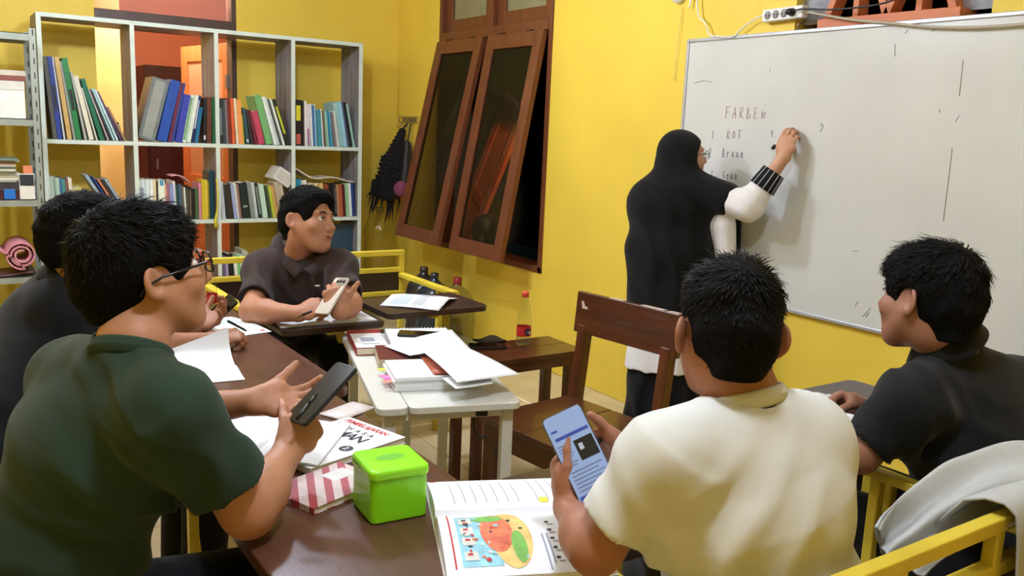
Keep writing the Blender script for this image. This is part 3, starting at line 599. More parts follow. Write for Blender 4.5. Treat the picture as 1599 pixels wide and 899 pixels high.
# white folding table
wt = thing('white_table', 'white folding table covered in papers and books', 'table', (-1.86, -4.0, 0), 0)
WTM = pm('white_laminate', (216, 216, 208), .3, var=.02); WFM = pm('white_steel_paint', (214, 214, 206), .35)
ax = Vector((.414, -.124, 0)).normalized(); ay = Vector((.269, .912, 0)).normalized(); o0 = Vector((-2.203, -4.39, 0))
TW, TL, TZ = .434, .93, .70
def tp(a, b, z=TZ): v = o0 + ax * a + ay * b; return Vector((v.x, v.y, z))
def rr(w, l, r=.03, n=5):
    P = []
    for cx, cy, s in ((w - r, r, -90), (w - r, l - r, 0), (r, l - r, 90), (r, r, 180)):
        for k in range(n + 1): a = math.radians(s + 90 * k / n); P.append((cx + r * math.cos(a), cy + r * math.sin(a)))
    return P
def fr(a, b, z, ang=0):
    """frame on the white table at table coords a,b"""
    v = tp(a, b, z); return Matrix.Translation(v) @ Matrix(((ax.x, ay.x, 0, 0), (ax.y, ay.y, 0, 0), (0, 0, 1, 0), (0, 0, 0, 1))) @ Matrix.Rotation(math.radians(ang), 4, 'Z')
M0 = fr(0, 0, 0)
MB().prism(rr(.092, TL, .025), TZ - .022, TZ, M0).build('side_panel', WTM, wt, bevel=.003)
MB().prism([(p[0] + .094, p[1]) for p in rr(TW - .094, TL, .025)], TZ - .022, TZ, M0).build('top_panel', WTM, wt, bevel=.003)
for a, b in ((.025, .03), (TW - .05, .03), (.025, TL - .06), (TW - .05, TL - .06)):
    MB().box((a, b, 0), (a + .034, b + .034, TZ - .022), M0).build('leg', WFM, wt, bevel=.002)
for a, b in ((.13, .30),): MB().box((a, b, 0), (a + .026, b + .026, TZ - .05), M0).build('leg', WFM, wt, bevel=.002)
MB().box((.05, .032, TZ - .05), (TW - .05, .052, TZ - .022), M0).box((.05, TL - .055, TZ - .05), (TW - .05, TL - .035, TZ - .022), M0).box((.028, .055, TZ - .05), (.048, TL - .06, TZ - .022), M0).box((TW - .048, .055, TZ - .05), (TW - .028, TL - .06, TZ - .022), M0).build('apron', WFM, wt, bevel=.002)
MB().box((.30, .024, TZ - .045), (.335, .034, TZ - .026), M0).build('latch', pm('black_plastic', (26, 26, 28), .4), wt)
MB().tube([M0 @ Vector(p) for p in ((.30, .05, TZ - .05), (.30, .045, TZ - .09), (.315, .04, TZ - .115), (.34, .04, TZ - .118))], .004, 6).build('hook', pm('black_plastic', (26, 26, 28), .4), wt)

# dark wooden chair
DW = woodmat('dark_stained_wood', (86, 43, 23), (62, 29, 15), .28, 3, 'Y', coat=.2)
DWZ = woodmat('dark_stained_wood_post', (94, 46, 25), (68, 33, 18), .3, 3, 'Z', coat=.2)
CHIP = pm('chipped_pale_wood', (196, 176, 160), .7)
ch = thing('wooden_chair', 'dark stained wooden chair with chipped plank backrest before the whiteboard', 'chair', (-1.31, -4.14, 0), math.radians(7))
def cp(mb, n, m, par=None, bev=.004): return mb.build(n, m, par or ch, bevel=bev, local=True)
for k in range(2): cp(MB().box((-.235, -.235 + k * .236, .428), (.235, -.001 + k * .236, .452)), 'seat_plank', DW)
cp(MB().box((-.225, -.225, .35), (-.20, .225, .428)).box((.20, -.225, .35), (.225, .225, .428)).box((-.20, -.225, .35), (.20, -.2, .428)).box((-.20, .2, .35), (.20, .225, .428)), 'apron', DW)
for x in (-.2,):
    for y in (-.205, .205): cp(MB().box((x - .022, y - .022, 0), (x + .022, y + .022, .428)), 'front_leg', DWZ)
for y in (-.215, .215):
    cp(MB().bar((.245, y, 0), (.252, y, .45), .045, .045, (0, 1, 0)).bar((.252, y, .45), (.285, y, .74), .045, .045, (0, 1, 0)), 'back_post', DWZ, bev=.003)
Mb = Matrix.Translation((.262, 0, .71)) @ Matrix.Rotation(math.radians(5), 4, 'Y')
br = cp(MB().box((0, -.262, 0), (.032, .262, .165), Mb), 'backrest_plank', DW)
for (y0, y1, z0, z1) in ((.02, .09, .158, .1665), (-.18, -.07, .159, .1665), (-.25, -.2, .16, .1665)): MB().box((.002, y0, z0), (.03, y1, z1), Mb).build('chip', CHIP, br, local=True)
MB().prism([(.195, .10), (.225, .10), (.232, .128), (.222, .13), (.212, .112), (.197, .108)], -.0012, .0006, Mb @ Matrix(((0, 0, 1, 0), (1, 0, 0, 0), (0, 1, 0, 0), (0, 0, 0, 1)))).build('chip', CHIP, br, local=True)
# low wooden bench with bottle
lb = thing('low_wooden_bench', 'low dark wooden bench along the yellow wall carrying a water bottle', 'bench', (-1.16, -3.58, 0))
for k in range(2): MB().box((-1.46, -3.715 + k * .141, .556), (-.90, -3.576 + k * .141, .58)).build('seat_plank', DW, lb, bevel=.003)
MB().box((-1.45, -3.705, .515), (-.91, -3.685, .556)).box((-1.45, -3.465, .515), (-.91, -3.445, .556)).box((-1.45, -3.685, .515), (-1.43, -3.465, .556)).box((-.93, -3.685, .515), (-.91, -3.465, .556)).build('apron', DW, lb, bevel=.003)
for x in (-1.43, -.965):
    for y in (-3.68, -3.51): MB().box((x, y, 0), (x + .04, y + .04, .556)).build('leg', DWZ, lb, bevel=.003)

# ------------------------------------------------------------------ paper goods
PAPER = pm('white_paper', (232, 234, 238), .7, var=.015, vscale=6)
LINED = pm('cream_paper', (226, 226, 222), .7, var=.02)
INK = pm('dark_ink', (52, 54, 66), .7); INKL = pm('pale_ink', (150, 156, 172), .7); INKP = pm('faint_ink', (164, 170, 182), .7); RED = pm('red_ink', (190, 44, 50), .6)
def rotM(x, y, z, deg): return Matrix.Translation((x, y, z)) @ Matrix.Rotation(math.radians(deg), 4, 'Z')
def open_book(name, label, M, w, h, th=.008, hump=.014, lift=None, cat='notebook', cover=(60, 60, 70), n=16, group=None):
    """open book: pages run -w..w along local x, 0..h along y; returns thing, page function"""
    t = bpy.data.objects.new(name, None); COL.objects.link(t); t.matrix_world = M; t.empty_display_size = .05; XF[t] = M.copy(); tag(t, label, cat, group)
    def pf(side):
        def f(u, v):
            x = u * w
            z = th + hump * math.sin(math.pi * min(1, u * 1.0) ** .55) * (1 - .5 * u) - th * .55 * u ** 6
            if lift and lift[0] == side: z += lift[1] * u ** 2 * (.3 + .7 * v); x -= lift[1] * u ** 3 * .45
            return (side * x, v * h, z)
        return f
    for s in (-1, 1):
        fn = pf(s); T = [[Vector(fn(i / n, j / 8)) for j in range(9)] for i in range(n + 1)]
        if s < 0: T = T[::-1]
        B = [[Vector((p.x, p.y, min(.0012, p.z) if not (lift and lift[0] == s and p.z > th + hump) else p.z - .004)) for p in r] for r in T]
        mb = MB(); mb.grid(T); mb.grid([r[::-1] for r in B]); mb.grid([[a, b] for a, b in zip([r[0] for r in B], [r[0] for r in T])]); mb.grid([[a, b] for a, b in zip([r[-1] for r in T], [r[-1] for r in B])])
        mb.grid([[a, b] for a, b in zip(T[0], B[0])]); mb.grid([[a, b] for a, b in zip(B[-1], T[-1])])
        mb.build('page_block', PAPER, t, local=True, smooth=False if th > .02 else None)
    MB().box((-w - .003, -.003, 0), (w + .003, h + .003, .001)).build('cover', cmat(cover), t, local=True)
    return t, pf
def decal(t, fn, u0, v0, u1, v1, mat, name='print', nu=6, nv=2, off=.0006):
    P = [[Vector(fn(u0 + (u1 - u0) * i / nu, v0 + (v1 - v0) * j / nv)) + Vector((0, 0, off)) for j in range(nv + 1)] for i in range(nu + 1)]
    mb = MB(); mb.grid(P); return mb.build(name, mat, t, local=True)
def textlines(t, fn, u0, u1, v0, v1, n, mat, name='printed_text', along='u', fill=.35):
    mb = MB()
    for k in range(n):
        c = v0 + (v1 - v0) * (k + .5) / n; hh = (v1 - v0) / n * fill / 2; e = u1 - (u1 - u0) * rnd.choice([0, 0, .05, .3, .15])
        P = []
        for i in range(9):
            q = u0 + (e - u0) * i / 8
            P.append([Vector(fn(*((q, c + s * hh) if along == 'u' else (c + s * hh, q)))) + Vector((0, 0, .0006)) for s in (-1, 1)])
        mb.grid(P)
    return mb.build(name, mat, t, local=True)
# big open textbook on the corner of the near table
TBM = Matrix.Translation((-2.445, -5.19, ZT + .001)) @ Matrix.Rotation(math.radians(-22), 4, 'Z')
# local: y runs along spine; build so that spine runs towards the tissue box -> far side
ob, pf = open_book('open_textbook', 'thick open textbook with a coloured park picture and text on the table corner', Matrix.Translation((-2.462, -5.205, ZT + .001)) @ Matrix.Rotation(math.radians(-113), 4, 'Z'), .205, .30, .022, .018, None, 'book', (210, 206, 190))
SKYB = pm('print_sky', (150, 206, 224), .6, var=.25, vscale=40); ORP = pm('print_orange', (226, 140, 96), .6, var=.3, vscale=50, rgb2=(200, 90, 70)); GRP = pm('print_green', (124, 184, 88), .6, var=.2, vscale=40); YLP = pm('print_yellow', (232, 196, 120), .6, var=.2, vscale=40)
R_ = pf(1); L_ = pf(-1)
def decal_ell(t, fn, u, v, ru, rv, mat, name, off, n=20):
    P = [[Vector(fn(u + q * ru * math.cos(2 * math.pi * k / n), v + q * rv * math.sin(2 * math.pi * k / n))) + Vector((0, 0, off)) for k in range(n + 1)] for q in (.02, .35, .7, 1)]
    return MB().grid(P[::-1]).build(name, mat, t, local=True)
decal(ob, R_, .16, .10, .90, .34, SKYB, 'picture'); decal_ell(ob, R_, .52, .42, .42, .13, YLP, 'picture_ground', .0009); decal_ell(ob, R_, .44, .34, .30, .10, ORP, 'picture_square', .0012); decal_ell(ob, R_, .66, .46, .22, .045, GRP, 'picture_lawn', .0014); decal_ell(ob, R_, .22, .30, .06, .10, GRP, 'picture_tree', .0013)
for k in range(26):
    u = rnd.uniform(.2, .84); v = rnd.uniform(.13, .50); decal_ell(ob, R_, u, v, rnd.uniform(.010, .028), rnd.uniform(.006, .02), [INK, WTM, RED, SKYB, ORP][k % 5], 'picture_figure', .0017 + .0001 * (k % 5), 8)
for u in (.2, .36, .52, .72): decal(ob, R_, u, .12, u + .11, .20, WTM, 'picture_house', 2, 2, .0014); decal(ob, R_, u + .02, .14, u + .05, .17, RED if u > .3 else INK, 'picture_window', 2, 2, .0016)
textlines(ob, R_, .08, .92, .045, .075, 1, RED); textlines(ob, R_, .5, .97, .60, .66, 2, INKL)
for r in range(5):
    for c in range(2):
        u = .30 + r * .13; v = .66 + c * .13; decal(ob, R_, u, v, u + .03, v + .025, INK, 'print_icon', 2, 2); decal(ob, R_, u + .05, v + .01, u + .065, v + .05, INKL, 'print_icon', 2, 2)
textlines(ob, R_, .3, .96, .90, .93, 1, INKL)
textlines(ob, L_, .15, .80, .10, .60, 7, INKP, fill=.10); textlines(ob, L_, .15, .85, .66, .94, 4, INKP, fill=.10); decal(ob, L_, .88, .02, .94, .06, RED, 'print', 2, 2); decal(ob, L_, .12, .70, .22, .76, pm('print_highlight', (232, 214, 70), .6), 'print', 2, 2)

# green tissue box
GR = pm('lime_plastic', (136, 226, 30), .22, spec=.5); GRL = pm('lime_plastic_lid', (150, 236, 40), .25)
tbx = thing('tissue_box', 'lime green plastic tissue box on the near brown table', 'tissue box', (-2.498, -5.078, ZT), math.radians(-5))
def lbx(mb, n, m, bev): return mb.build(n, m, tbx, bevel=bev, local=True)
MB().prism([(p[0] - .059, p[1] - .060) for p in rr(.118, .12, .014)], .001, .094).build('body', GR, tbx, bevel=.004, local=True)
MB().prism([(p[0] - .062, p[1] - .063) for p in rr(.124, .126, .016)], .086, .110).build('lid', GRL, tbx, bevel=.007, seg=3, local=True)
P = [(.036 * math.cos(2 * math.pi * k / 28), .019 * math.sin(2 * math.pi * k / 28)) for k in range(28)]
MB().prism(P, .1085, .1108).build('slot_rim', GRL, tbx, bevel=.001, local=True)
MB().prism([(a * .82, b * .78) for a, b in P], .1106, .1112).build('slot_opening', pm('lime_shadow', (110, 200, 30), .4), tbx, local=True)

# books and notebooks in front of the green-shirted student
def flat_book(name, label, M, w, h, th, cover, cat='book', pages=True, bev=.001, group=None, cmt=None):
    t = bpy.data.objects.new(name, None); COL.objects.link(t); t.matrix_world = M; t.empty_display_size = .05; XF[t] = M.copy(); tag(t, label, cat, group)
    ct = .0012 if th > .005 else .0006
    m = cmt or cmat(cover)
    MB().box((0, 0, 0), (w, h, ct)).box((0, 0, th - ct), (w, h, th)).box((-.0005, 0, ct), (.001, h, th - ct)).build('cover', m, t, local=True)
    MB().box((.001, .002, ct), (w - .002, h - .002, th - ct)).build('pages', PAGES, t, local=True)
    return t
jM = Matrix.Translation((-2.335, -4.515, ZT + .0005)) @ Matrix.Rotation(math.radians(-126), 4, 'Z')
# language course book: lower left corner near hand, text upright for a reader sitting across
JM = Matrix.Translation((-2.575, -4.845, ZT + .0005)) @ Matrix.Rotation(math.radians(17), 4, 'Z')
COV = pm('white_cover_print', (228, 230, 232), .35, var=.04, vscale=14)
jb = flat_book('course_book', 'white course book with red and black title lying under the paper sheet', JM, .285, .21, .016, (228, 230, 232), 'book', cmt=COV)
def jt(s, x, y, size, m, sp=1.0, bold=.0006, rot=-90): textmesh(s, size, m, 'title', jb, JM @ Matrix.Translation((x, y, .0162)) @ Matrix.Rotation(math.radians(rot), 4, 'Z'), sp, 0, bold)
jt('PEMBELAJARAN', .255, .195, .026, RED, .82); jt('B A H A S A', .222, .195, .022, INK, 1.25); jt('JERMAN', .178, .2, .050, INK, .82, .0012)
P = [(.133 + .017 * math.cos(2 * math.pi * k / 24), .04 + .017 * math.sin(2 * math.pi * k / 24)) for k in range(24)]
MB().prism(P, .0158, .0164).build('number_disc', INK, jb, local=True); textmesh('2', .022, COV, 'number', jb, JM @ Matrix.Translation((.126, .046, .0166)) @ Matrix.Rotation(math.radians(-90), 4, 'Z'), 1, 0, .0005)
# loose sheet lying over it
sM = Matrix.Translation((-2.685, -4.80, ZT + .0175)) @ Matrix.Rotation(math.radians(20), 4, 'Z')
nb, nf = open_book('open_notebook', 'open white notebook under the forearms of the green-shirted student', Matrix.Translation((-2.675, -4.745, ZT + .018)) @ Matrix.Rotation(math.radians(-38), 4, 'Z'), .150, .27, .003, .008, None, 'notebook', (200, 200, 196))
textlines(nb, nf(-1), .3, .8, .12, .2, 2, INKL, 'handwriting')
# closed flat book supporting the notebook keeps it level
spt = flat_book('exercise_book', 'thin grey exercise book lying under the open white notebook', Matrix.Translation((-2.70, -4.70, ZT + .0005)) @ Matrix.Rotation(math.radians(28), 4, 'Z'), .09, .18, .0165, (190, 190, 186), 'notebook')
# batik notebook
def batik():
    M = pm('batik_cover', (186, 84, 92), .5); nt = M.node_tree; b = nt.nodes['Principled BSDF']
    tc = nt.nodes.new('ShaderNodeTexCoord'); mp = nt.nodes.new('ShaderNodeMapping'); mp.inputs['Rotation'].default_value = (0, 0, math.radians(38))
    w1 = nt.nodes.new('ShaderNodeTexWave'); w1.inputs['Scale'].default_value = 9; w1.inputs['Distortion'].default_value = 0
    w2 = nt.nodes.new('ShaderNodeTexWave'); w2.inputs['Scale'].default_value = 60; w2.bands_direction = 'Y'; w2.inputs['Distortion'].default_value = 1.5
    r1 = nt.nodes.new('ShaderNodeValToRGB'); e = r1.color_ramp; e.interpolation = 'CONSTANT'; e.elements[0].color = (lin(176), lin(74), lin(84), 1); e.elements[1].position = .45; e.elements[1].color = (lin(222), lin(212), lin(206), 1)
    r2 = nt.nodes.new('ShaderNodeValToRGB'); r2.color_ramp.elements[0].position = .35; r2.color_ramp.elements[0].color = (.72, .5, .5, 1); r2.color_ramp.elements[1].position = .5; r2.color_ramp.elements[1].color = (1, 1, 1, 1)
    mx = nt.nodes.new('ShaderNodeMix'); mx.data_type = 'RGBA'; mx.blend_type = 'MULTIPLY'; mx.inputs['Factor'].default_value = 1
    nt.links.new(tc.outputs['Object'], mp.inputs[0])
    for w_, r_, s_ in ((w1, r1, 'A'), (w2, r2, 'B')): nt.links.new(mp.outputs[0], w_.inputs['Vector']); nt.links.new(w_.outputs['Fac'], r_.inputs[0]); nt.links.new(r_.outputs[0], mx.inputs[s_])
    nt.links.new(mx.outputs['Result'], b.inputs['Base Color']); return M
bM = Matrix.Translation((-2.64, -5.035, ZT + .0005)) @ Matrix.Rotation(math.radians(20), 4, 'Z')
bk = flat_book('batik_notebook', 'hardback notebook with red and white batik stripes beside the tissue box', bM, .20, .145, .014, (186, 84, 92), 'notebook', cmt=batik())
MB().box((.118, .07, .0139), (.18, .115, .0144)).build('name_label', cmat((222, 218, 214)), bk, local=True)
ch_ = tag(MB().sheet(lambda u, v: tuple(Matrix.Translation((-2.375, -4.545, ZT)) @ Matrix.Rotation(math.radians(25), 4, 'Z') @ Vector((u * .13, v * .08, .006))), 4, 3, .005).build('card', cmat((214, 206, 204))), 'small pale card with rounded print lying behind the course book', 'card')
# papers at the far table
kn, kf = open_book('blank_notebook', 'open blank notebook with one page curling up on the far brown table', Matrix.Translation((-2.685, -3.90, ZT + .001)) @ Matrix.Rotation(math.radians(-96), 4, 'Z'), .15, .215, .004, .008, (-1, .10), 'notebook', (210, 210, 206))
ks, kf2 = open_book('workbook', 'open printed workbook under the writing hand at the far table', Matrix.Translation((-2.40, -3.40, ZT + .001)) @ Matrix.Rotation(math.radians(-78), 4, 'Z'), .15, .15, .004, .006, None, 'book', (190, 200, 210))
textlines(ks, kf2(-1), .1, .9, .2, .8, 5, pm('pale_blue_ink', (150, 186, 214), .7)); decal(ks, kf2(1), .8, .8, .9, .92, RED, 'print', 2, 2)
rn, rf = open_book('open_book', 'open book under the hands of the brown-shirted student', Matrix.Translation((-1.985, -3.50, .7435)) @ Matrix.Rotation(math.radians(-3), 4, 'Z'), .19, .27, .008, .012, None, 'book', (120, 130, 150))
textlines(rn, rf(1), .3, .9, .2, .85, 9, INKL); decal(rn, rf(1), .55, .45, .8, .65, INKL, 'picture', 3, 3)
t2 = bpy.data.objects.new('folded_handout', None); COL.objects.link(t2); M2 = Matrix.Translation((-1.695, -3.36, .7655)) @ Matrix.Rotation(math.radians(-46.5), 4, 'Z'); t2.matrix_world = M2; XF[t2] = M2; tag(t2, 'folded printed handout lying on the spare writing tablet', 'papers')
hf = lambda u, v: (u * .26, v * .20 , .002 + .03 * math.sin(math.pi * u) * v * .25 + .012 * v)
hf = lambda u, v: (-.02 + u * .255, .0 + v * .285, .0015 + .022 * (1 - abs(2 * v - 1)) + .004 * math.sin(3 * u))
MB().sheet(hf, 8, 10, .0012).build('sheet', PAPER, t2, local=True)
textlines(t2, hf, .08, .9, .12, .42, 6, pm('pale_blue_ink', (150, 186, 214), .7), along='v'); textlines(t2, hf, .1, .9, .5, .68, 6, INKL, along='v'); decal(t2, hf, .3, .72, .7, .9, INKL, 'picture', 4, 3); decal(t2, hf, .85, .9, .92, .95, RED, 'print', 2, 2)
# on the student tablet by the phone
wn_, wf = open_book('lined_notebook', 'lined notebook on the writing tablet of the cream-shirted student', Matrix.Translation((-2.03, -5.435, .756)) @ Matrix.Rotation(math.radians(8), 4, 'Z'), .105, .25, .003, .006, None, 'notebook', (210, 206, 200))
textlines(wn_, wf(-1), .05, .95, .05, .95, 18, INKL, 'ruled_lines', fill=.12); textlines(wn_, wf(1), .05, .95, .05, .95, 18, INKL, 'ruled_lines', fill=.12)
bp_ = thing('paper_sheets', 'white sheets lying under the hand of the student by the whiteboard', 'papers', (-1.12, -5.15, .78))
for k in range(3): MB().sheet(lambda u, v, k=k: tuple(rotM(-1.30, -5.27, .7665 + .0022 * k, 6 * k) @ Vector((u * .29, v * .21, .002 * math.sin(u * 3)))), 6, 4, .0015).build('sheet', PAPER, bp_)

# things on the white table
def wthing(name, label, cat, a, b, z, ang=0):
    M = fr(a, b, z, ang); t = bpy.data.objects.new(name, None); COL.objects.link(t); t.matrix_world = M; t.empty_display_size = .05; XF[t] = M; return tag(t, label, cat)
rbk = wthing('red_book', 'red and white thick dictionary at the corner of the white table', 'book', .015, .60, TZ + .0008, 0)
MB().box((0, 0, 0), (.12, .28, .003)).box((0, 0, .025), (.12, .28, .028)).box((0, 0, .003), (.003, .28, .025)).build('cover', cmat((150, 26, 40)), rbk, local=True, bevel=.001)
MB().box((.003, .002, .003), (.118, .278, .025)).build('pages', PAGES, rbk, local=True)
MB().box((.002, .002, .0279), (.118, .215, .0285)).build('label_plate', COV, rbk, local=True); MB().box((.03, .05, .0284), (.09, .06, .0288)).box((.03, .09, .0284), (.08, .15, .0288)).build('title', INKL, rbk, local=True)
snb = wthing('spiral_notebook', 'white spiral notebook lying across the far end of the white table', 'notebook', .145, .645, TZ + .0008, -3)
MB().box((0, 0, 0), (.24, .23, .030)).build('pages', PAPER, snb, local=True, bevel=.001)
for k in range(18): MB().tube([(.008 + k * .0132 + .003 * math.cos(a), .232 + .007 * math.sin(a), .026 + .007 * math.cos(a)) for a in [i * math.pi / 4 for i in range(9)]], .0009, 4).build('spiral_ring', pm('white_plastic', (225, 225, 220), .4), snb, local=True)
stk = wthing('book_stack_lower', 'thick ream of white sheets with pink and yellow index tabs on the white table', 'papers', .075, .16, TZ + .0008, 0)
zz = 0
for th, dx, dy in ((.008, 0, 0), (.014, .004, .003), (.010, -.002, .006), (.012, .003, .0)):
    MB().box((dx, dy, zz), (.28 + dx, .21 + dy, zz + th - .0006)).build('sheet_bundle', PAPER, stk, local=True, bevel=.001); zz += th
for k, (c, y) in enumerate((((226, 110, 180), .05), ((230, 130, 190), .07), ((226, 120, 180), .09), ((222, 218, 80), .15), ((216, 220, 90), .17), ((226, 150, 120), .02))): MB().box((-.022 - .004 * (k % 3), y, .022 + .003 * (k % 2)), (.01, y + .022, .0224 + .003 * (k % 2))).build('index_tab', cmat(c), stk, local=True)
ybk = wthing('worn_book', 'thick worn paperback with yellow sticky notes on the white table', 'book', .065, .405, TZ + .0008, -4)
MB().box((0, 0, 0), (.25, .19, .001)).box((0, 0, .037), (.25, .19, .038)).box((.249, 0, .001), (.25, .19, .037)).build('cover', cmat((96, 34, 32)), ybk, local=True)
MB().box((0.001, .001, .001), (.248, .188, .037)).build('pages', pm('worn_pages', (190, 178, 150), .8, var=.2, vscale=60, stretch=(1, 1, 12)), ybk, local=True)
for k in range(4): MB().box((.03 + k * .035, -.006, .022 + .003 * (k % 2)), (.075 + k * .035, .02, .0235 + .003 * (k % 2))).build('sticky_note', cmat((222, 196, 90)), ybk, local=True)
obk = wthing('orange_binder', 'rust orange folder lying slanted on the ream of sheets', 'folder', .15, .17, TZ + .0462, 0)
MB().sheet(lambda u, v: (.05 + u * .14, v * .27, .001 + .003 * (1 - v)), 4, 4, .0015).build('cover', cmat((176, 84, 52)), obk, local=True)
def bigsheet(name, label, fn, mat=PAPER): return tag(MB().sheet(fn, 12, 12, .0006).build(name, mat), label, 'papers')
def quad(c00, c10, c11, c01, bow=0.0):
    c = [Vector(q) for q in (c00, c10, c11, c01)]
    return lambda u, v: tuple((c[0] * (1 - u) + c[1] * u) * (1 - v) + (c[3] * (1 - u) + c[2] * u) * v + Vector((0, 0, bow * math.sin(math.pi * v) * math.sin(math.pi * (.15 + .7 * u)))))
bigsheet('paper_sheet', 'white sheet bulging over the orange folder on the white table', quad(atz(655, 545, .775), atz(705, 532, .775), atz(812, 584, .765), atz(714, 597, .765), .012))
bigsheet('paper_sheet', 'white sheet with a faint yellow stain lying behind the bulging sheet', quad(atz(600, 540, .742), atz(640, 555, .755), atz(735, 545, .768), atz(705, 514, .768), .008))
bigsheet('paper_sheet', 'low white sheet sticking out under the bulging sheet', quad(atz(690, 590, .752), atz(712, 607, .75), atz(770, 598, .75), atz(760, 580, .754), -.002))
BLKP = pm('black_plastic', (26, 26, 28), .4); SCR = pm('black_screen_glass', (12, 12, 14), .08, spec=.7)
def phone(label, M, case=(24, 24, 26), screen=None, cams=False, w=.076, h=.162):
    t = bpy.data.objects.new('phone', None); COL.objects.link(t); t.matrix_world = M; t.empty_display_size = .05; XF[t] = M.copy(); tag(t, label, 'phone', 'phones')
    MB().prism([(p[0] - w / 2, p[1] - h / 2) for p in rr(w, h, .010)], -.0045, .0040).build('case', cmat(case, .3), t, bevel=.0015, local=True)
    MB().prism([(p[0] - w / 2 + .002, p[1] - h / 2 + .002) for p in rr(w - .004, h - .004, .008)], .0038, .0045).build('screen', screen or SCR, t, local=True)
    if cams:
        m_ = MB().prism([(p[0] - .034, p[1] + h / 2 - .036) for p in rr(.05, .032, .008)], -.0062, -.0044).build('camera_island', cmat((150, 140, 130), .3), t, local=True)
        for k in range(3): MB().lathe([(.0065, -.0075), (.0065, -.006)], 14, (-.026 + k * .017, h / 2 - .020, 0)).build('camera_lens', SCR, m_, local=True)
    return t
phone('black phone lying on the spiral notebook', fr(.27, .75, TZ + .0365, 72))
phone('dark phone lying on the low wooden bench', rotM(-1.27, -3.50, .585, 65))
tag(MB().sheet(lambda u, v: (-1.33 + .12 * u, -3.58 + .09 * v, .595 + .006 * math.sin(u * 6) * math.sin(v * 5)), 8, 6, .010).build('pouch', pm('black_pouch', (22, 20, 22), .6)), 'small black crumpled pouch beside the phone on the low bench', 'pouch').location = (.06, .115, -.004)

def bottle(label, loc, h=.235, cap=(220, 84, 60), red=True, txt=None):
    t = thing('water_bottle', label, 'bottle', loc, 0, None); k = h / .235
    CL = MATS.get('clear_pet') or glassmat('clear_pet', (250, 252, 250), .10, .04)
    prof = [(.030, .001), (.0325, .006), (.0325, .03), (.031, .036), (.0325, .042), (.0325, .085), (.031, .09), (.0325, .095), (.031, .103), (.032, .11), (.030, .118), (.031, .125), (.028, .14), (.0265, .15), (.024, .165), (.0205, .18), (.0165, .195), (.0135, .205), (.0135, .222)]
    MB().lathe([(r * k, z * k) for r, z in prof], 28, loc).build('body', CL, t)
    MB().lathe([(.0305 * k, .003 * k), (.031 * k, .034 * k), (.001, .0345 * k)], 24, loc).build('water', glassmat('water', (240, 246, 244), .06, .02), t)
    MB().lathe([(.0155 * k, .214 * k), (.0158 * k, .235 * k), (.0145 * k, .237 * k), (.001, .2375 * k)], 22, loc).build('cap', pm('coral_cap', cap, .4), t)
    MB().lathe([(.0329 * k, .043 * k), (.0329 * k, .084 * k)], 28, loc, False).build('label_band', pm('red_label', (196, 44, 40), .4), t)
    if txt:
        dv = Vector((CAM[0] - loc[0], CAM[1] - loc[1], 0)).normalized(); a0 = math.atan2(dv.y, dv.x) + .55
        for rr_, mm, off in ((.016, pm('label_navy', (44, 30, 66), .4), .0003), (.013, None, 0)):
            if mm is None: continue
            P = []
            for i in range(9):
                q = -1 + 2 * i / 8; hh = rr_ * math.sqrt(max(0, 1 - q * q)) * 1.05; aa = a0 + q * rr_ / .033
                P.append([(loc[0] + (.0329 * k + off) * math.cos(aa), loc[1] + (.0329 * k + off) * math.sin(aa), loc[2] + .0635 * k + s * hh * k) for s in (-1, 1)])
            MB().grid(P).build('label_badge', mm, t)
        Mx = Matrix.Translation((loc[0] + .0336 * math.cos(a0 - .22), loc[1] + .0336 * math.sin(a0 - .22), loc[2] + .056)) @ Matrix.Rotation(a0 + math.pi / 2, 4, 'Z') @ Matrix.Rotation(math.pi / 2, 4, 'X')
        textmesh(txt, .020, WTM, 'label_lettering', t, Mx, .85, 0, .0006)
    return t
bottle('clear water bottle with red label and coral cap on the low wooden bench', tuple(atz(817, 538, .5805)), .235, txt='Da')
bottle('clear water bottle with coral cap at the end of the far brown table', (-2.33, -3.10, ZT + .0005), .21)

# gallon bottles along the wall
def gallon(label, loc, mat, neck, h=.49, r=.135, group='gallon water bottles'):
    t = thing('gallon_bottle', label, 'bottle', loc, 0, group); prof = [(r * .85, .001), (r, .02)]
    z = .05
    while z < h * .58: prof += [(r, z), (r * .965, z + .02), (r * .965, z + .03), (r, z + .05)]; z += .085
    prof += [(r, h * .62), (r * .97, h * .68), (r * .86, h * .75), (r * .62, h * .82), (r * .36, h * .87), (r * .24, h * .9), (r * .22, h * .99)]
    MB().lathe(prof, 32, loc).build('body', mat, t)
    MB().lathe([(r * .235, h * .905), (r * .235, h), (r * .2, h * 1.003), (.001, h * 1.003)], 20, loc).build('neck_cap', neck, t)
    return t
CG = glassmat('clear_gallon', (238, 238, 230), .10, .06, .5); DG = pm('smoky_gallon', (52, 46, 44), .2, spec=.6); DG2 = pm('blue_black_gallon', (40, 46, 54), .2, spec=.6)
gallon('clear gallon bottle with a red neck under the open window', (-.27, -1.52, 0.0008), CG, pm('red_neck', (150, 40, 40), .4), .50, .125)
gallon('smoky brown gallon bottle behind the blue black one in the corner', (-.24, -.98, 0.0008), DG, DG, .49, .13)
gallon('blue black gallon bottle between the clear and the smoky one', (-.30, -1.25, 0.0008), DG2, DG2, .49, .125)
gallon('clear gallon bottle standing on the floor in the corner', (-.27, -.28, 0.0008), CG, CG, .36, .13)
gallon('tall clear gallon bottle stacked upon another in the corner', (-.27, -.28, .366), CG, CG, .50, .13)
box('wooden_block', (-.22, -1.36, 0), (-.2, -1.34, .02), cmat((130, 90, 60))) if False else None

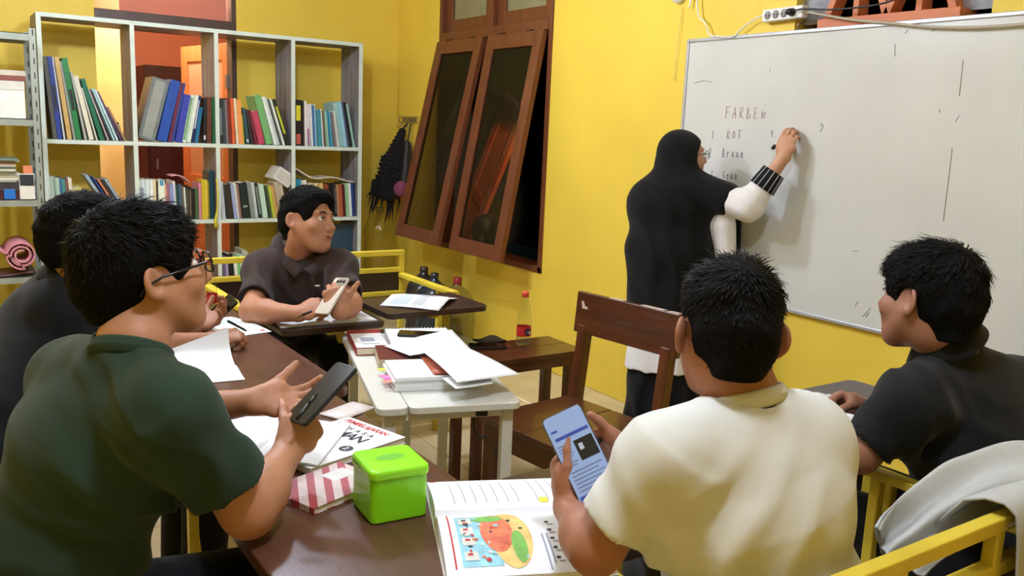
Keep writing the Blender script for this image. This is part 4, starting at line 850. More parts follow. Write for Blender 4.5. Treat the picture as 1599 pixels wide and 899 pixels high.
# ------------------------------------------------------------------ wall things
WBS = pm('whiteboard_surface', (206, 206, 200), .22, var=.05, vscale=2.5, bump=.02, bscale=12); ALU = pm('aluminium_frame', (190, 194, 200), .35, metal=.5)
wb = thing('whiteboard', 'large white board with handwritten German colour words on the yellow wall', 'whiteboard', (0, -4.5, .745))
BY1, BY0, BZ0, BZ1 = -3.295, -5.72, .745, 1.987
MB().box((-.018, BY0 + .012, BZ0 + .012), (-.001, BY1 - .012, BZ1 - .012)).build('panel', WBS, wb)
for lo, hi in (((-.026, BY0, BZ1 - .016), (-.0005, BY1, BZ1)), ((-.026, BY0, BZ0), (-.0005, BY1, BZ0 + .016)), ((-.026, BY1 - .016, BZ0 + .016), (-.0005, BY1, BZ1 - .016)), ((-.026, BY0, BZ0 + .016), (-.0005, BY0 + .016, BZ1 - .016))): MB().box(lo, hi).build('frame_rail', ALU, wb, bevel=.003)
G_ = {'F': [[(.0, 0), (.02, 1)], [(-.05, 1), (.65, 1.02)], [(.02, .55), (.45, .55)]], 'A': [[(0, 0), (.35, 1), (.6, 0)], [(.1, .4), (.6, .4)]], 'R': [[(.05, 0), (.08, 1), (.5, .95), (.5, .6), (.1, .5), (.6, 0)]], 'B': [[(.05, 0), (.08, 1), (.45, .9), (.1, .52), (.55, .35), (.45, .03), (.0, .0)]],
      'E': [[(.5, 1), (.05, .95), (.05, .5), (.4, .5)], [(.05, .5), (.05, .02), (.55, .05)]], 'N': [[(.05, 0), (.1, .7), (.45, .05), (.55, .6), (.7, .5)]], 'O': [[(.3, .95), (.02, .6), (.1, .1), (.45, .1), (.55, .6), (.3, .95)]], 'T': [[(0, 1), (.7, 1)], [(.35, 1), (.35, 0)]],
      '1': [[(.2, 1), (.18, 0)]], '2': [[(0, .8), (.3, 1), (.4, .7), (0, .05), (.5, .05)]], '3': [[(0, .9), (.35, 1), (.15, .6), (.4, .35), (.0, .0)]], '4': [[(.05, 1), (0, .5), (.4, .5)], [(.4, .9), (.3, 0)]], '.': [[(.1, .03), (.16, .03)]], '?': [[(0, .75), (.25, 1), (.45, .75), (.2, .4), (.2, .3)], [(.18, .05), (.22, .05)]],
      'r': [[(.05, .6), (.08, 0), (.1, .4), (.4, .6)]], 'a': [[(.45, .6), (.1, .5), (.05, .1), (.35, .1), (.45, .55), (.5, .0)]], 'u': [[(.05, .6), (.08, .1), (.35, .08), (.45, .6), (.48, 0)]], 'n': [[(.05, .6), (.08, 0), (.15, .5), (.4, .55), (.45, 0)]], 'G': [[(.55, .9), (.2, .95), (.02, .45), (.2, .05), (.5, .2), (.5, .45), (.25, .45)]], 'ü': [[(.05, .6), (.08, .1), (.35, .08), (.45, .6), (.48, 0)], [(.1, .85), (.14, .88)], [(.34, .85), (.38, .88)]], ' ': []}
PENR = pm('faded_red_marker', (150, 96, 96), .6); PENB = pm('faded_grey_marker', (104, 106, 112), .6)
def write(txt, px0, py0, px1, py1, hpx, mat, name='handwriting'):
    """baseline from (px0,py0) to (px1,py1) on the board plane, letter height hpx"""
    a = atx(px0, py0, -.0185); b = atx(px1, py1, -.0185); hgt = atx(px0, py0 - hpx, -.0185)[2] - a[2]; n = len(txt); st = (b[1] - a[1]) / n
    for i, c in enumerate(txt):
        if not G_[c]: continue
        mb = MB()
        for line in G_[c]:
            pts = [(-.0187, a[1] + st * (i + .8 * x), a[2] + (b[2] - a[2]) * i / n + z * hgt) for x, z in line]; mb.tube(pts, .0014, 5)
        mb.build('letter', mat, wb)
write('FARBEN', 1133, 184, 1200, 186, 17, PENR); write('1. ROT', 1111, 217, 1160, 217, 13, PENR); write('2. Braun', 1107, 245, 1164, 246, 14, PENB); write('3. Grün.', 1110, 279, 1160, 280, 13, PENB); write('4.', 1204, 214, 1216, 214, 11, PENB); write('?', 1279, 212, 1292, 212, 20, PENB)
mk = MB()
for a, b in (((1398, 68), (1397, 88)), ((1504, 93), (1498, 150)), ((1487, 232), (1473, 345)), ((1498, 180), (1492, 190)), ((1330, 392), (1340, 392)), ((1340, 470), (1335, 478)), ((1352, 495), (1357, 488)), ((1360, 480), (1347, 494)), ((1203, 108), (1201, 112)), ((1413, 52), (1418, 47)), ((1455, 49), (1460, 46)), ((1466, 170), (1468, 176)), ((1084, 130), (1098, 126)), ((1098, 126), (1112, 128))):
    p = atx(*a, -.0186); q = atx(*b, -.0186); MB().tube([p, q], .0012, 4).build('stray_mark', PENB, wb)
# power strip, plug and cables
ps = thing('power_strip', 'white four socket power strip fixed above the whiteboard', 'power strip', (0, -3.86, 2.05)); PLW = pm('white_plastic', (225, 225, 220), .4)
sa = atx(1195, 26, -.02); sb_ = atx(1258, 18, -.02)
Mp = Matrix.Translation((0, sa[1], sa[2])) @ Matrix.Rotation(math.atan2(sb_[2] - sa[2], sa[1] - sb_[1]) * -1, 4, 'X'); LP = float(sa[1] - sb_[1])
MB().box((-.042, -LP, -.027), (-.001, 0, .027), Mp).build('body', PLW, ps, bevel=.005)
for k in range(4):
    c = Mp @ Vector((-.042, -.032 - k * LP * .205, 0))
    q = MB(); q.tube([c + Vector((-.001, 0, 0)), c + Vector((.0005, 0, 0))], .0185, 20); so = q.build('socket', pm('socket_grey', (150, 150, 146), .5), ps)
    if k < 3:
        for s in (-1, 1): MB().tube([c + Vector((-.002, s * .0085, 0)), c + Vector((0, s * .0085, 0))], .0035, 8).build('socket_hole', BLKP, so)
    else: MB().tube([c + Vector((-.03, 0, 0)), c + Vector((-.001, 0, 0))], [.012, .018], 16).build('plug', BLKP, ps, label='black plug in the last socket')
def cable(name, label, pts, r, m):
    P = [Vector(p) for p in pts]; Q = []
    for i in range(len(P) - 1):
        p0, p1, p2, p3 = P[max(i - 1, 0)], P[i], P[i + 1], P[min(i + 2, len(P) - 1)]
        for k in range(6):
            t_ = k / 6; Q.append(.5 * ((2 * p1) + (-p0 + p2) * t_ + (2 * p0 - 5 * p1 + 4 * p2 - p3) * t_ ** 2 + (-p0 + 3 * p1 - 3 * p2 + p3) * t_ ** 3))
    Q.append(P[-1]); return tag(MB().tube(Q, r, 6).build(name, m), label, 'cable')
cx = lambda l, x=-.03: [atx(a, b, x) for a, b in l]
cable('cable', 'thin white cable dropping to the whiteboard edge and up to the power strip', cx([(1088, -10), (1089, 12), (1092, 27), (1101, 36), (1108, 54), (1122, 57), (1136, 58), (1147, 56), (1158, 45), (1178, 30), (1196, 22)]), .004, PLW)
cable('cable', 'black plug cable running from the power strip across the lattice vent', cx([(1240, 17), (1256, 14), (1300, 15), (1345, 11), (1375, 6), (1400, -2), (1420, -14)], -.06), .004, BLKP)
cable('cable', 'grey cable sagging from the power strip along the whiteboard top', cx([(1258, 18), (1300, 26), (1340, 32), (1390, 36), (1450, 42), (1520, 43), (1599, 38), (1700, 30)], -.04), .006, pm('grey_cable', (176, 166, 146), .5))
cable('cord', 'thin yellow cord hanging straight down from the wall box', cx([(1065, 8), (1061, 45), (1056, 90), (1052, 125)], -.012), .0022, pm('pale_yellow_cord', (222, 206, 130), .6))
cable('cable', 'bundle of short white wires hanging beside the wall box', cx([(1080, -12), (1078, 2), (1076, 12), (1079, 2), (1083, -12)], -.02), .003, PLW)
wx = thing('wall_box', 'small white round wall box above the hanging cord', 'switch', (0, -3.2, 2.2)); c = atx(1063, -6, 0); c2 = atx(1063, 4, 0)
MB().tube([(-.03, c[1], c[2]), (-.001, c[1], c[2])], [.034, .04], 20).build('body', PLW, wx); MB().tube([(-.034, c[1], c[2]), (-.03, c[1], c[2])], .012, 14).build('button', pm('socket_grey', (150, 150, 146), .5), wx)
hk = thing('board_hook', 'small steel hook holding the whiteboard beside the power strip', 'hook', (0, -3.9, 1.99)); hp = atx(1250, 40, -.01)
MB().tube([hp + np.array([-.005, 0, -.012]), hp + np.array([-.012, .004, .004]), hp + np.array([-.005, 0, .012]), hp + np.array([.009, 0, .012])], .003, 6).build('hook', pm('steel_hinge', (150, 145, 140), .35, metal=.9), hk)
# hook rack with bags
hr = thing('hook_rack', 'wire hook rack on the yellow wall between bookshelf and window', 'hooks', (0, -.23, 1.55)); SM = pm('steel_hinge', (150, 145, 140), .35, metal=.9)
MB().box((-.006, -.35, 1.535), (-.001, -.11, 1.57)).build('plate', SM, hr, bevel=.001)
for z in (1.53, 1.575): MB().tube([(-.02, -.385, z), (-.02, -.075, z)], .003, 6).build('wire', SM, hr)
for y in (-.38, -.08): MB().tube([(-.001, y, 1.53), (-.02, y, 1.53), (-.02, y, 1.575), (-.001, y, 1.575)], .003, 6).build('wire', SM, hr)
for y in (-.14, -.23, -.32): MB().tube([(-.02, y, 1.53), (-.04, y, 1.49), (-.06, y, 1.49), (-.065, y, 1.51)], .003, 6).build('hook', SM, hr)
# ------------------------------------------------------------------ soft shapes: signed distance fields meshed with surface nets
def nv(v): v = np.asarray(v, float); return v / np.linalg.norm(v)
class SDF:
    def __init__(s): s.p = []
    def cone(s, a, b, ra, rb, k=.02, op='u'): s.p.append(('c', np.asarray(a, float), np.asarray(b, float), ra, rb, k, op)); return s
    def econe(s, a, b, side, r0, r1, k=.03, op='u', flat=False): s.p.append(('e', np.asarray(a, float), np.asarray(b, float), nv(side), r0, r1, k, op, flat)); return s
    def ell(s, c, r, A=np.eye(3), k=.02, op='u'): s.p.append(('l', np.asarray(c, float), np.asarray(r, float), np.asarray(A, float), k, op)); return s
    def plane(s, pt, n): s.p.append(('p', np.asarray(pt, float), nv(n))); return s
    def bounds(s):
        lo = np.full(3, 1e9); hi = -lo
        for q in s.p:
            if q[0] == 'p' or q[-1 if q[0] != 'e' else 7] == 's': continue
            if q[0] == 'c': P = [q[1], q[2]]; R = max(q[3], q[4])
            elif q[0] == 'e': P = [q[1], q[2]]; R = max(*q[4], *q[5])
            else: P = [q[1]]; R = max(q[2])
            for p in P: lo = np.minimum(lo, p - R); hi = np.maximum(hi, p + R)
        return lo, hi
    def field(s, h, fold=None, margin=.03):
        lo, hi = s.bounds(); lo -= margin; hi += margin; n = np.ceil((hi - lo) / h).astype(int) + 1
        F = np.full(n, .5, np.float32); ax_ = [np.arange(n[i], dtype=np.float32) * h + lo[i] for i in range(3)]
        def apply_fold():
            I = np.nonzero(np.abs(F) < .045)
            F[I] += fold(ax_[0][I[0]], ax_[1][I[1]], ax_[2][I[2]]).astype(np.float32)
        for q in s.p:
            if fold and (q[0] == 'p' or q[7 if q[0] == 'e' else -1] == 's'): apply_fold(); fold = None
            if q[0] == 'p':
                d = (ax_[0] - q[1][0])[:, None, None] * q[2][0] + (ax_[1] - q[1][1])[None, :, None] * q[2][1] + (ax_[2] - q[1][2])[None, None, :] * q[2][2]
                np.maximum(F, d, out=F); continue
            if q[0] == 'c': P = np.array([q[1], q[2]]); R = max(q[3], q[4]); k = q[5]; op = q[6]
            elif q[0] == 'e': P = np.array([q[1], q[2]]); R = max(*q[4], *q[5]); k = q[6]; op = q[7]
            else: P = np.array([q[1]]); R = max(q[2]); k = q[4]; op = q[5]
            a = np.clip(np.floor((P.min(0) - R - k * 1.5 - 2 * h - lo) / h).astype(int), 0, n); b = np.clip(np.ceil((P.max(0) + R + k * 1.5 + 2 * h - lo) / h).astype(int) + 1, 0, n)
            if (b <= a).any(): continue
            X = ax_[0][a[0]:b[0]][:, None, None]; Y = ax_[1][a[1]:b[1]][None, :, None]; Z = ax_[2][a[2]:b[2]][None, None, :]
            if q[0] == 'c':
                A_, B_ = q[1], q[2]; D = B_ - A_; L2 = max(D @ D, 1e-12)
                t = np.clip(((X - A_[0]) * D[0] + (Y - A_[1]) * D[1] + (Z - A_[2]) * D[2]) / L2, 0, 1)
                d = np.sqrt((X - A_[0] - t * D[0]) ** 2 + (Y - A_[1] - t * D[1]) ** 2 + (Z - A_[2] - t * D[2]) ** 2) - (q[3] + (q[4] - q[3]) * t)
            elif q[0] == 'e':
                A_, B_ = q[1], q[2]; D = B_ - A_; L = np.linalg.norm(D); D = D / L; S = q[3] - D * (q[3] @ D); S /= np.linalg.norm(S); N = np.cross(D, S)
                al = (X - A_[0]) * D[0] + (Y - A_[1]) * D[1] + (Z - A_[2]) * D[2]; t = np.clip(al / L, 0, 1)
                ps = (X - A_[0]) * S[0] + (Y - A_[1]) * S[1] + (Z - A_[2]) * S[2]; pn = (X - A_[0]) * N[0] + (Y - A_[1]) * N[1] + (Z - A_[2]) * N[2]
                rs = q[4][0] + (q[5][0] - q[4][0]) * t; rn = q[4][1] + (q[5][1] - q[4][1]) * t; ex = al - t * L; rm = np.minimum(rs, rn)
                if q[8]:
                    d = np.maximum((np.sqrt((ps / rs) ** 2 + (pn / rn) ** 2) - 1) * rm, np.abs(al - L / 2) - L / 2)
                else: d = (np.sqrt((ps / rs) ** 2 + (pn / rn) ** 2 + (ex / rm) ** 2) - 1) * rm
            else:
                x = X - q[1][0]; y = Y - q[1][1]; z = Z - q[1][2]; A = q[3]; r = q[2]; v = 0
                for i in range(3): v = v + ((x * A[0, i] + y * A[1, i] + z * A[2, i]) / r[i]) ** 2
                d = (np.sqrt(v) - 1) * min(r)
            sl = F[a[0]:b[0], a[1]:b[1], a[2]:b[2]]
            if op == 'u': hh = np.maximum(k - np.abs(sl - d), 0) / k; sl[...] = np.minimum(sl, d) - hh * hh * k * .25
            else: d = -d; hh = np.maximum(k - np.abs(sl - d), 0) / k; sl[...] = np.maximum(sl, d) + hh * hh * k * .25
        if fold: apply_fold()
        return F, lo, h
    def verts(s, h, fold=None): return surface_nets(*s.field(h, fold))
def surface_nets(F, lo, h):
    ins = F < 0; n = F.shape; c = np.zeros((n[0] - 1, n[1] - 1, n[2] - 1), np.int8)
    off = [(i, j, k) for i in (0, 1) for j in (0, 1) for k in (0, 1)]
    for i, j, k in off: c += ins[i:n[0] - 1 + i, j:n[1] - 1 + j, k:n[2] - 1 + k]
    act = (c > 0) & (c < 8); C_ = np.argwhere(act); idx = np.full(c.shape, -1, np.int64); idx[act] = np.arange(len(C_))
    f = {o: F[C_[:, 0] + o[0], C_[:, 1] + o[1], C_[:, 2] + o[2]] for o in off}
    acc = np.zeros((len(C_), 3)); cnt = np.zeros(len(C_))
    for o in off:
        for d in range(3):
            if o[d]: continue
            o2 = list(o); o2[d] = 1; o2 = tuple(o2); a, b = f[o], f[o2]; m = (a < 0) != (b < 0); t = np.zeros(len(C_)); t[m] = a[m] / (a[m] - b[m])
            p = np.zeros((len(C_), 3)) + np.array(o); p[:, d] += t; acc[m] += p[m]; cnt[m] += 1
    V = (C_ + acc / cnt[:, None]) * h + lo; Q = []
    for d in range(3):
        e, g = [q for q in range(3) if q != d]
        sl0 = [slice(1, n[q] - 1) for q in range(3)]; sl1 = list(sl0); sl0[d] = slice(0, n[d] - 1); sl1[d] = slice(1, n[d])
        A = ins[tuple(sl0)]; B = ins[tuple(sl1)]; E = np.argwhere(A != B)
        flip = A[E[:, 0], E[:, 1], E[:, 2]]; base = E.copy(); base[:, e] += 1; base[:, g] += 1
        def cell(de, dg): q = base.copy(); q[:, e] -= de; q[:, g] -= dg; return idx[q[:, 0], q[:, 1], q[:, 2]]
        quad = np.stack([cell(1, 1), cell(0, 1), cell(0, 0), cell(1, 0)], 1)
        if d == 1: flip = ~flip
        quad[~flip] = quad[~flip][:, ::-1]; Q.append(quad)
    return V, np.concatenate(Q)
def npmesh(name, chunks, mat, parent, label=None, relax=0):
    Vs, Qs, o = [], [], 0
    for V, Q in chunks:
        if relax:
            for _ in range(relax):
                S = np.zeros_like(V); N = np.zeros(len(V))
                for a in range(4):
                    np.add.at(S, Q[:, a], V[Q[:, (a + 1) % 4]]); np.add.at(N, Q[:, a], 1)
                V = V * .5 + S / np.maximum(N, 1)[:, None] * .5
        Vs.append(V); Qs.append(Q + o); o += len(V)
    V = np.concatenate(Vs); Q = np.concatenate(Qs)
    if parent is not None:
        Mi = np.array(XF[parent].inverted()); V = V @ Mi[:3, :3].T + Mi[:3, 3]
    me = bpy.data.meshes.new(name); me.vertices.add(len(V)); me.vertices.foreach_set('co', V.astype(np.float32).ravel())
    me.loops.add(Q.size); me.loops.foreach_set('vertex_index', Q.astype(np.int32).ravel()); me.polygons.add(len(Q))
    me.polygons.foreach_set('loop_start', np.arange(0, Q.size, 4, dtype=np.int32)); me.polygons.foreach_set('use_smooth', np.ones(len(Q), bool))
    me.update(calc_edges=True)
    return link(name, me, mat, parent, label)
def folds(specs, noise=.0, nsc=9.0, seed=0):
    """specs: (centre, direction, wavelength, amplitude, radius)"""
    rs = np.random.RandomState(seed); K = rs.randn(4, 3) * nsc; ph = rs.rand(4) * 6
    sp = [(np.asarray(c, float), nv(d), wl, am, r) for c, d, wl, am, r in specs]
    def f(x, y, z):
        o = np.zeros_like(x)
        wob = np.sin(x * 21 + y * 13) + np.sin(y * 17 - z * 23 + 1)
        for c, d, wl, am, r in sp:
            dx, dy, dz = x - c[0], y - c[1], z - c[2]; q = (dx * d[0] + dy * d[1] + dz * d[2]) * 6.283 / wl
            sN = .5 + .5 * np.sin(q + .9 * wob); o += FOLD * am * (1 - 2 * sN ** 1.6) * np.exp(-(dx * dx + dy * dy + dz * dz) / (r * r))
        if noise:
            for k, p in zip(K, ph): o += noise * .5 * np.sin(x * k[0] + y * k[1] + z * k[2] + p)
        return o
    return f

FOLD = 1.0
# ------------------------------------------------------------------ people
HAIR = pm('black_hair', (15, 13, 13), .55, var=.3, vscale=60, spec=.25)
def skin(n, rgb): return pm('skin_' + n, rgb, .5, var=.06, vscale=25, spec=.35)
EYEW = pm('eye_white', (216, 208, 200), .25); EYEB = pm('iris_dark', (30, 20, 16), .15); BROW = HAIR
def headframe(fwd, up):
    F_ = nv(fwd); U = np.asarray(up, float); U = nv(U - F_ * (U @ F_)); S = np.cross(F_, U); return np.stack([S, F_, U], 1)   # columns: right, forward, up
def build_head(S, c, A, sc=1.0, ears=True, eo=0.005):
    g = lambda x, y, z: c + A @ (np.array([x, y, z]) * sc); r = lambda *v: np.array(v) * sc; k = .02 * sc
    S.ell(g(0, -.012, .035), r(.076, .096, .086), A, k); S.ell(g(0, .018, -.03), r(.063, .072, .07), A, .03 * sc)
    S.cone(g(0, .045, -.02), g(0, .066, -.09), .05 * sc, .026 * sc, .03 * sc)
    for s in (-1, 1):
        S.cone(g(s * .055, .0, -.03), g(s * .028, .05, -.088), .022 * sc, .02 * sc, .03 * sc)
        S.ell(g(s * .04, .062, -.022), r(.024, .02, .02), A, .025 * sc)
    S.ell(g(0, .076, .034), r(.048, .016, .013), A, .018 * sc)
    for s in (-1, 1): S.ell(g(s * .031, .098, .010), r(.019, .017, .012), A, .014 * sc, 's')
    S.cone(g(0, .085, .018), g(0, .110, -.024), .0085 * sc, .0125 * sc, .012 * sc)
    for s in (-1, 1): S.ell(g(s * .012, .098, -.029), r(.009, .010, .008), A, .007 * sc)
    S.ell(g(0, .088, -.054), r(.023, .012, .006), A, .007 * sc); S.ell(g(0, .086, -.064), r(.020, .012, .007), A, .007 * sc)
    S.ell(g(0, .102, -.0588), r(.026, .010, .0016), A, .004 * sc, 's')
    if ears:
        for s in (-1, 1):
            a = math.radians(33); ns = np.array([s * math.cos(a), math.sin(a), 0]); e2 = np.array([s * math.sin(a), -math.cos(a), 0]); E = np.stack([A @ ns, A @ e2, A[:, 2]], 1); q = np.array([s * (.079 + eo), -.018, .004])
            S.ell(g(*q), r(.0075, .021, .030), E, .004 * sc); S.ell(g(*(q + np.array([-s * .003, .010, -.022]))), r(.007, .010, .012), E, .007 * sc)
            S.ell(g(*(q + ns * .0080 + np.array([0, .001, .003]))), r(.0078, .0135, .021), E, .003 * sc, 's')
def face_bits(par, c, A, sc, brow=True):
    g = lambda x, y, z: c + A @ (np.array([x, y, z]) * sc)
    for s in (-1, 1):
        e = g(s * .031, .0765, .010); mb = MB(); r = .0118 * sc
        P = [[e + r * (math.cos(t) * A[:, 1] + math.sin(t) * (math.cos(a) * A[:, 0] + math.sin(a) * A[:, 2])) for a in [2 * math.pi * k / 14 for k in range(15)]] for t in [math.pi * i / 10 for i in range(11)]]
        eo = mb.grid(P).build('eye', EYEW, par)
        P = [[e + r * 1.02 * (math.cos(t) * A[:, 1] + math.sin(t) * (math.cos(a) * A[:, 0] + math.sin(a) * A[:, 2])) for a in [2 * math.pi * k / 12 for k in range(13)]] for t in (0, .2, .42)]
        MB().grid(P).build('iris', EYEB, eo)
        MB().tube([g(s * .017, .0915, .0145), g(s * .030, .0935, .0165), g(s * .044, .086, .013)], .0016 * sc, 5).build('eyelid', BROW, par)
        if brow: MB().tube([g(s * .012, .0925, .030), g(s * .026, .0935, .0345), g(s * .040, .087, .034), g(s * .050, .077, .029)], [.0022 * sc, .0034 * sc, .003 * sc, .001 * sc], 6).build('eyebrow', BROW, par)
    L = SDF(); L.ell(g(0, .0955, -.0545), np.array([.021, .006, .0042]) * sc, A, .003); L.ell(g(0, .094, -.0635), np.array([.018, .006, .005]) * sc, A, .003)
    npmesh('lips', [L.verts(.0015)], pm('lip_skin', (136, 78, 70), .45), par)
def build_hair(par, c, A, sc, top=.020, side=.008, fringe=.0, seed=1, n=2600, ln=(.02, .04), messy=.35, nape=-.075, fwd=.3, hl=.0, hz=.0):
    g = lambda x, y, z: c + A @ (np.array([x, y, z]) * sc); r = lambda *v: np.array(v) * sc; S = SDF()
    S.ell(g(0, -.016, .038), r(.078 + side, .098 + side, .088 + top * .6), A, .02); S.ell(g(0, .0, .07), r(.066 + side, .088 + fringe, .050 + top), A, .03)
    S.cone(g(0, -.075, .0), g(0, -.07, nape + .02), .05 * sc, .045 * sc, .04)
    S.ell(g(0, .125 + hl, -.01 + hz), r(.088, .07, .085), A, .012, 's'); S.ell(g(0, .05, -.09), r(.12, .085, .085), A, .012, 's')
    for s in (-1, 1): S.ell(g(s * .10, .0, -.018), r(.05, .034, .056), A, .01, 's')
    S.plane(g(0, 0, nape), -A[:, 2])
    rs = np.random.RandomState(seed); K = rs.randn(5, 3) * 55; ph = rs.rand(5) * 6
    V, Q = S.verts(.004, lambda x, y, z: sum(.0011 * np.sin(x * k[0] + y * k[1] + z * k[2] + p) for k, p in zip(K, ph)))
    # strands
    Nn = np.zeros_like(V); e1 = V[Q[:, 1]] - V[Q[:, 0]]; e2 = V[Q[:, 3]] - V[Q[:, 0]]; fn = np.cross(e1, e2)
    for a in range(4): np.add.at(Nn, Q[:, a], fn)
    Nn /= np.linalg.norm(Nn, axis=1)[:, None] + 1e-12
    loc = (V - c) @ A / sc; ok = np.nonzero(loc[:, 2] > -.05)[0]; pick = rs.choice(ok, n)
    crown = np.array([0, -.045, .12]); sv, sq = [], []
    mb = MB()
    for i in pick:
        p = V[i]; nn = Nn[i]; l = loc[i]; d = l - crown; d[2] -= .01; d[1] += fwd * .1 * (l[2] > .05); dw = A @ d; dw = dw - nn * (dw @ nn); dw = dw / (np.linalg.norm(dw) + 1e-9)
        up = max(0, min(1, (l[2] - .02) / .09)); L = rs.uniform(*ln) * (.35 + .65 * up) * sc
        d1 = nv(nn * (.06 + messy * .30 * up) + dw * .9 + rs.randn(3) * messy * .45); d2 = nv(d1 * .7 - nn * .22 + dw * .4 + rs.randn(3) * .25)
        q = p - nn * .002; m_ = q + d1 * L * .5; e = m_ + d2 * L * .5; x = nv(np.cross(d1, nn + .01)) * .0016; y = nn * .0012
        mb.add([q + x, q - x, q + y, m_ + x * .7, m_ - x * .7, m_ + y * .7, e], [(0, 1, 4, 3), (1, 2, 5, 4), (2, 0, 3, 5), (3, 4, 6), (4, 5, 6), (5, 3, 6)], True)
    ho = npmesh('hair', [(V, Q)], pm('black_hair_base', (13, 12, 12), .85, spec=.1, var=.3, vscale=60), par)
    so = mb.build('hair_tufts', HAIR, ho, kind='stuff')
    return ho
def build_hand(S, w, fdir, back, right, curl, spread=.0, thumb=(40, 25, 20), sc=1.0, index=None):
    """w wrist; fdir finger direction; back = dorsal normal; curl: 4 base bend angles (deg); returns knuckles"""
    Y = nv(fdir); Z = np.asarray(back, float); Z = nv(Z - Y * (Z @ Y)); T = np.cross(Y, Z) * (-1 if right else 1)
    P = lambda x, y, z: w + (T * x + Y * y + Z * z) * sc
    S.econe(w, P(0, .045, 0), T, (.026 * sc, .019 * sc), (.036 * sc, .017 * sc), .02); S.econe(P(0, .04, 0), P(.0, .082, 0), T, (.038 * sc, .0165 * sc), (.040 * sc, .0125 * sc), .012)
    S.cone(P(.018, .02, -.008), P(.034, .055, -.008), .018 * sc, .014 * sc, .015)
    X = [.0305, .0105, -.0105, -.0295]; Ln = [.072, .080, .074, .058]; Rr = [.0092, .0095, .009, .008]; tips = []
    for i in range(4):
        p = P(X[i], .086 - (.006 if i in (0, 3) else 0) - (.006 if i == 3 else 0), 0); a = 0; sp_ = spread * (1.5 - i) * .09
        for j, fr_ in enumerate((.46, .30, .24)):
            a += math.radians(curl[i] * (1, 1.15, .7)[j]); d = Y * math.cos(a) - Z * math.sin(a) + T * sp_ * math.cos(a); d = nv(d); q = p + d * Ln[i] * fr_ * sc
            S.cone(p, q, Rr[i] * (1, .95, .9)[j] * sc, Rr[i] * (.95, .9, .78)[j] * sc, .005); p = q
        tips.append(p)
    out, fw_, dn = [math.radians(v) for v in thumb]
    d = nv(T * math.sin(out) + Y * math.cos(out) - Z * math.sin(dn)); p = P(.026, .026, -.006); q = p + d * .042 * sc; S.cone(p, q, .0125 * sc, .0105 * sc, .012)
    d2 = nv(d + Y * math.sin(fw_) * 1.2 - T * math.sin(fw_) * .6 - Z * math.sin(dn) * .4); e = q + d2 * .03 * sc; S.cone(q, e, .0105 * sc, .0095 * sc, .005); S.cone(e, e + nv(d2 - Z * .2) * .022 * sc, .0095 * sc, .0078 * sc, .005)
    return tips
def forearm(S, sh, el, wr, r=(.050, .041, .043, .026)):
    sh, el, wr = map(np.asarray, (sh, el, wr)); S.cone(sh, el, r[0], r[1], .03); m_ = el + (wr - el) * .3; S.cone(el, m_, r[1], r[2], .03); S.cone(m_, wr, r[2], r[3], .03)
def seated_torso(S, nb, shL, shR, hip, side, g=0.0, belly=.0, k=.05, hollow=0):
    nb, shL, shR, hip = map(np.asarray, (nb, shL, shR, hip)); mid = (shL + shR) / 2; up = nv(mid - hip)
    ch_ = mid - up * .10; ws = mid * .38 + hip * .62
    S.econe(mid - up * .03, ch_, side, (.165 + g, .085 + g), (.172 + g, .112 + g), k); S.econe(ch_, ws, side, (.172 + g, .112 + g), (.148 + g, .105 + g + belly), k); S.econe(ws, hip, side, (.148 + g, .105 + g + belly), (.168 + g, .125 + g), k)
    S.cone(shL, shR, .045 + g, .045 + g, .05)
    for s in (shL, shR): S.cone(nb - up * .035, s, .045 + g * .8, .042 + g, .05); S.ell(s, np.array([.048 + g] * 3), np.eye(3), .05)
def legs(S, hip, side, knees, feet, g=0.0, shoes=False):
    for s, kn, ft in zip((1, -1), knees, feet):
        h_ = np.asarray(hip) + nv(side) * .09 * s; S.cone(h_, kn, .085 + g, .060 + g, .04); S.cone(kn, np.asarray(ft) + np.array([0, 0, .08]), .058 + g, .040 + g * 1.6, .03)
def foot_shoes(par, feet, fwd, mat):
    for ft in feet:
        ft = np.asarray(ft, float); f_ = nv(fwd); S = SDF(); S.econe(ft + [0, 0, .045] - f_ * .04, ft + [0, 0, .035] + f_ * .14, np.cross(f_, [0, 0, 1]), (.036, .044), (.042, .028), .02); S.plane(ft + [0, 0, .004], (0, 0, -1)); npmesh('shoe', [S.verts(.008)], mat, par)
def crew_collar(par, nb, up, side, r=(.064, .060), th=.009, mat=None, tilt=None, name='collar', hgt=.0):
    up = nv(up if tilt is None else tilt); s = nv(np.asarray(side) - up * (np.asarray(side) @ up)); f_ = np.cross(up, s); P = []
    n = 36
    for i in range(n):
        a = 2 * math.pi * i / n; rad = s * math.cos(a) * r[0] + f_ * math.sin(a) * r[1]; rn = nv(rad); row_ = []
        for k in range(9):
            b = 2 * math.pi * k / 8; row_.append(nb + rad + rn * th * math.cos(b) * .6 + up * (th * 1.4 * math.sin(b) + hgt))
        P.append(row_)
    return MB().grid(P, True, True).build(name, mat, par)
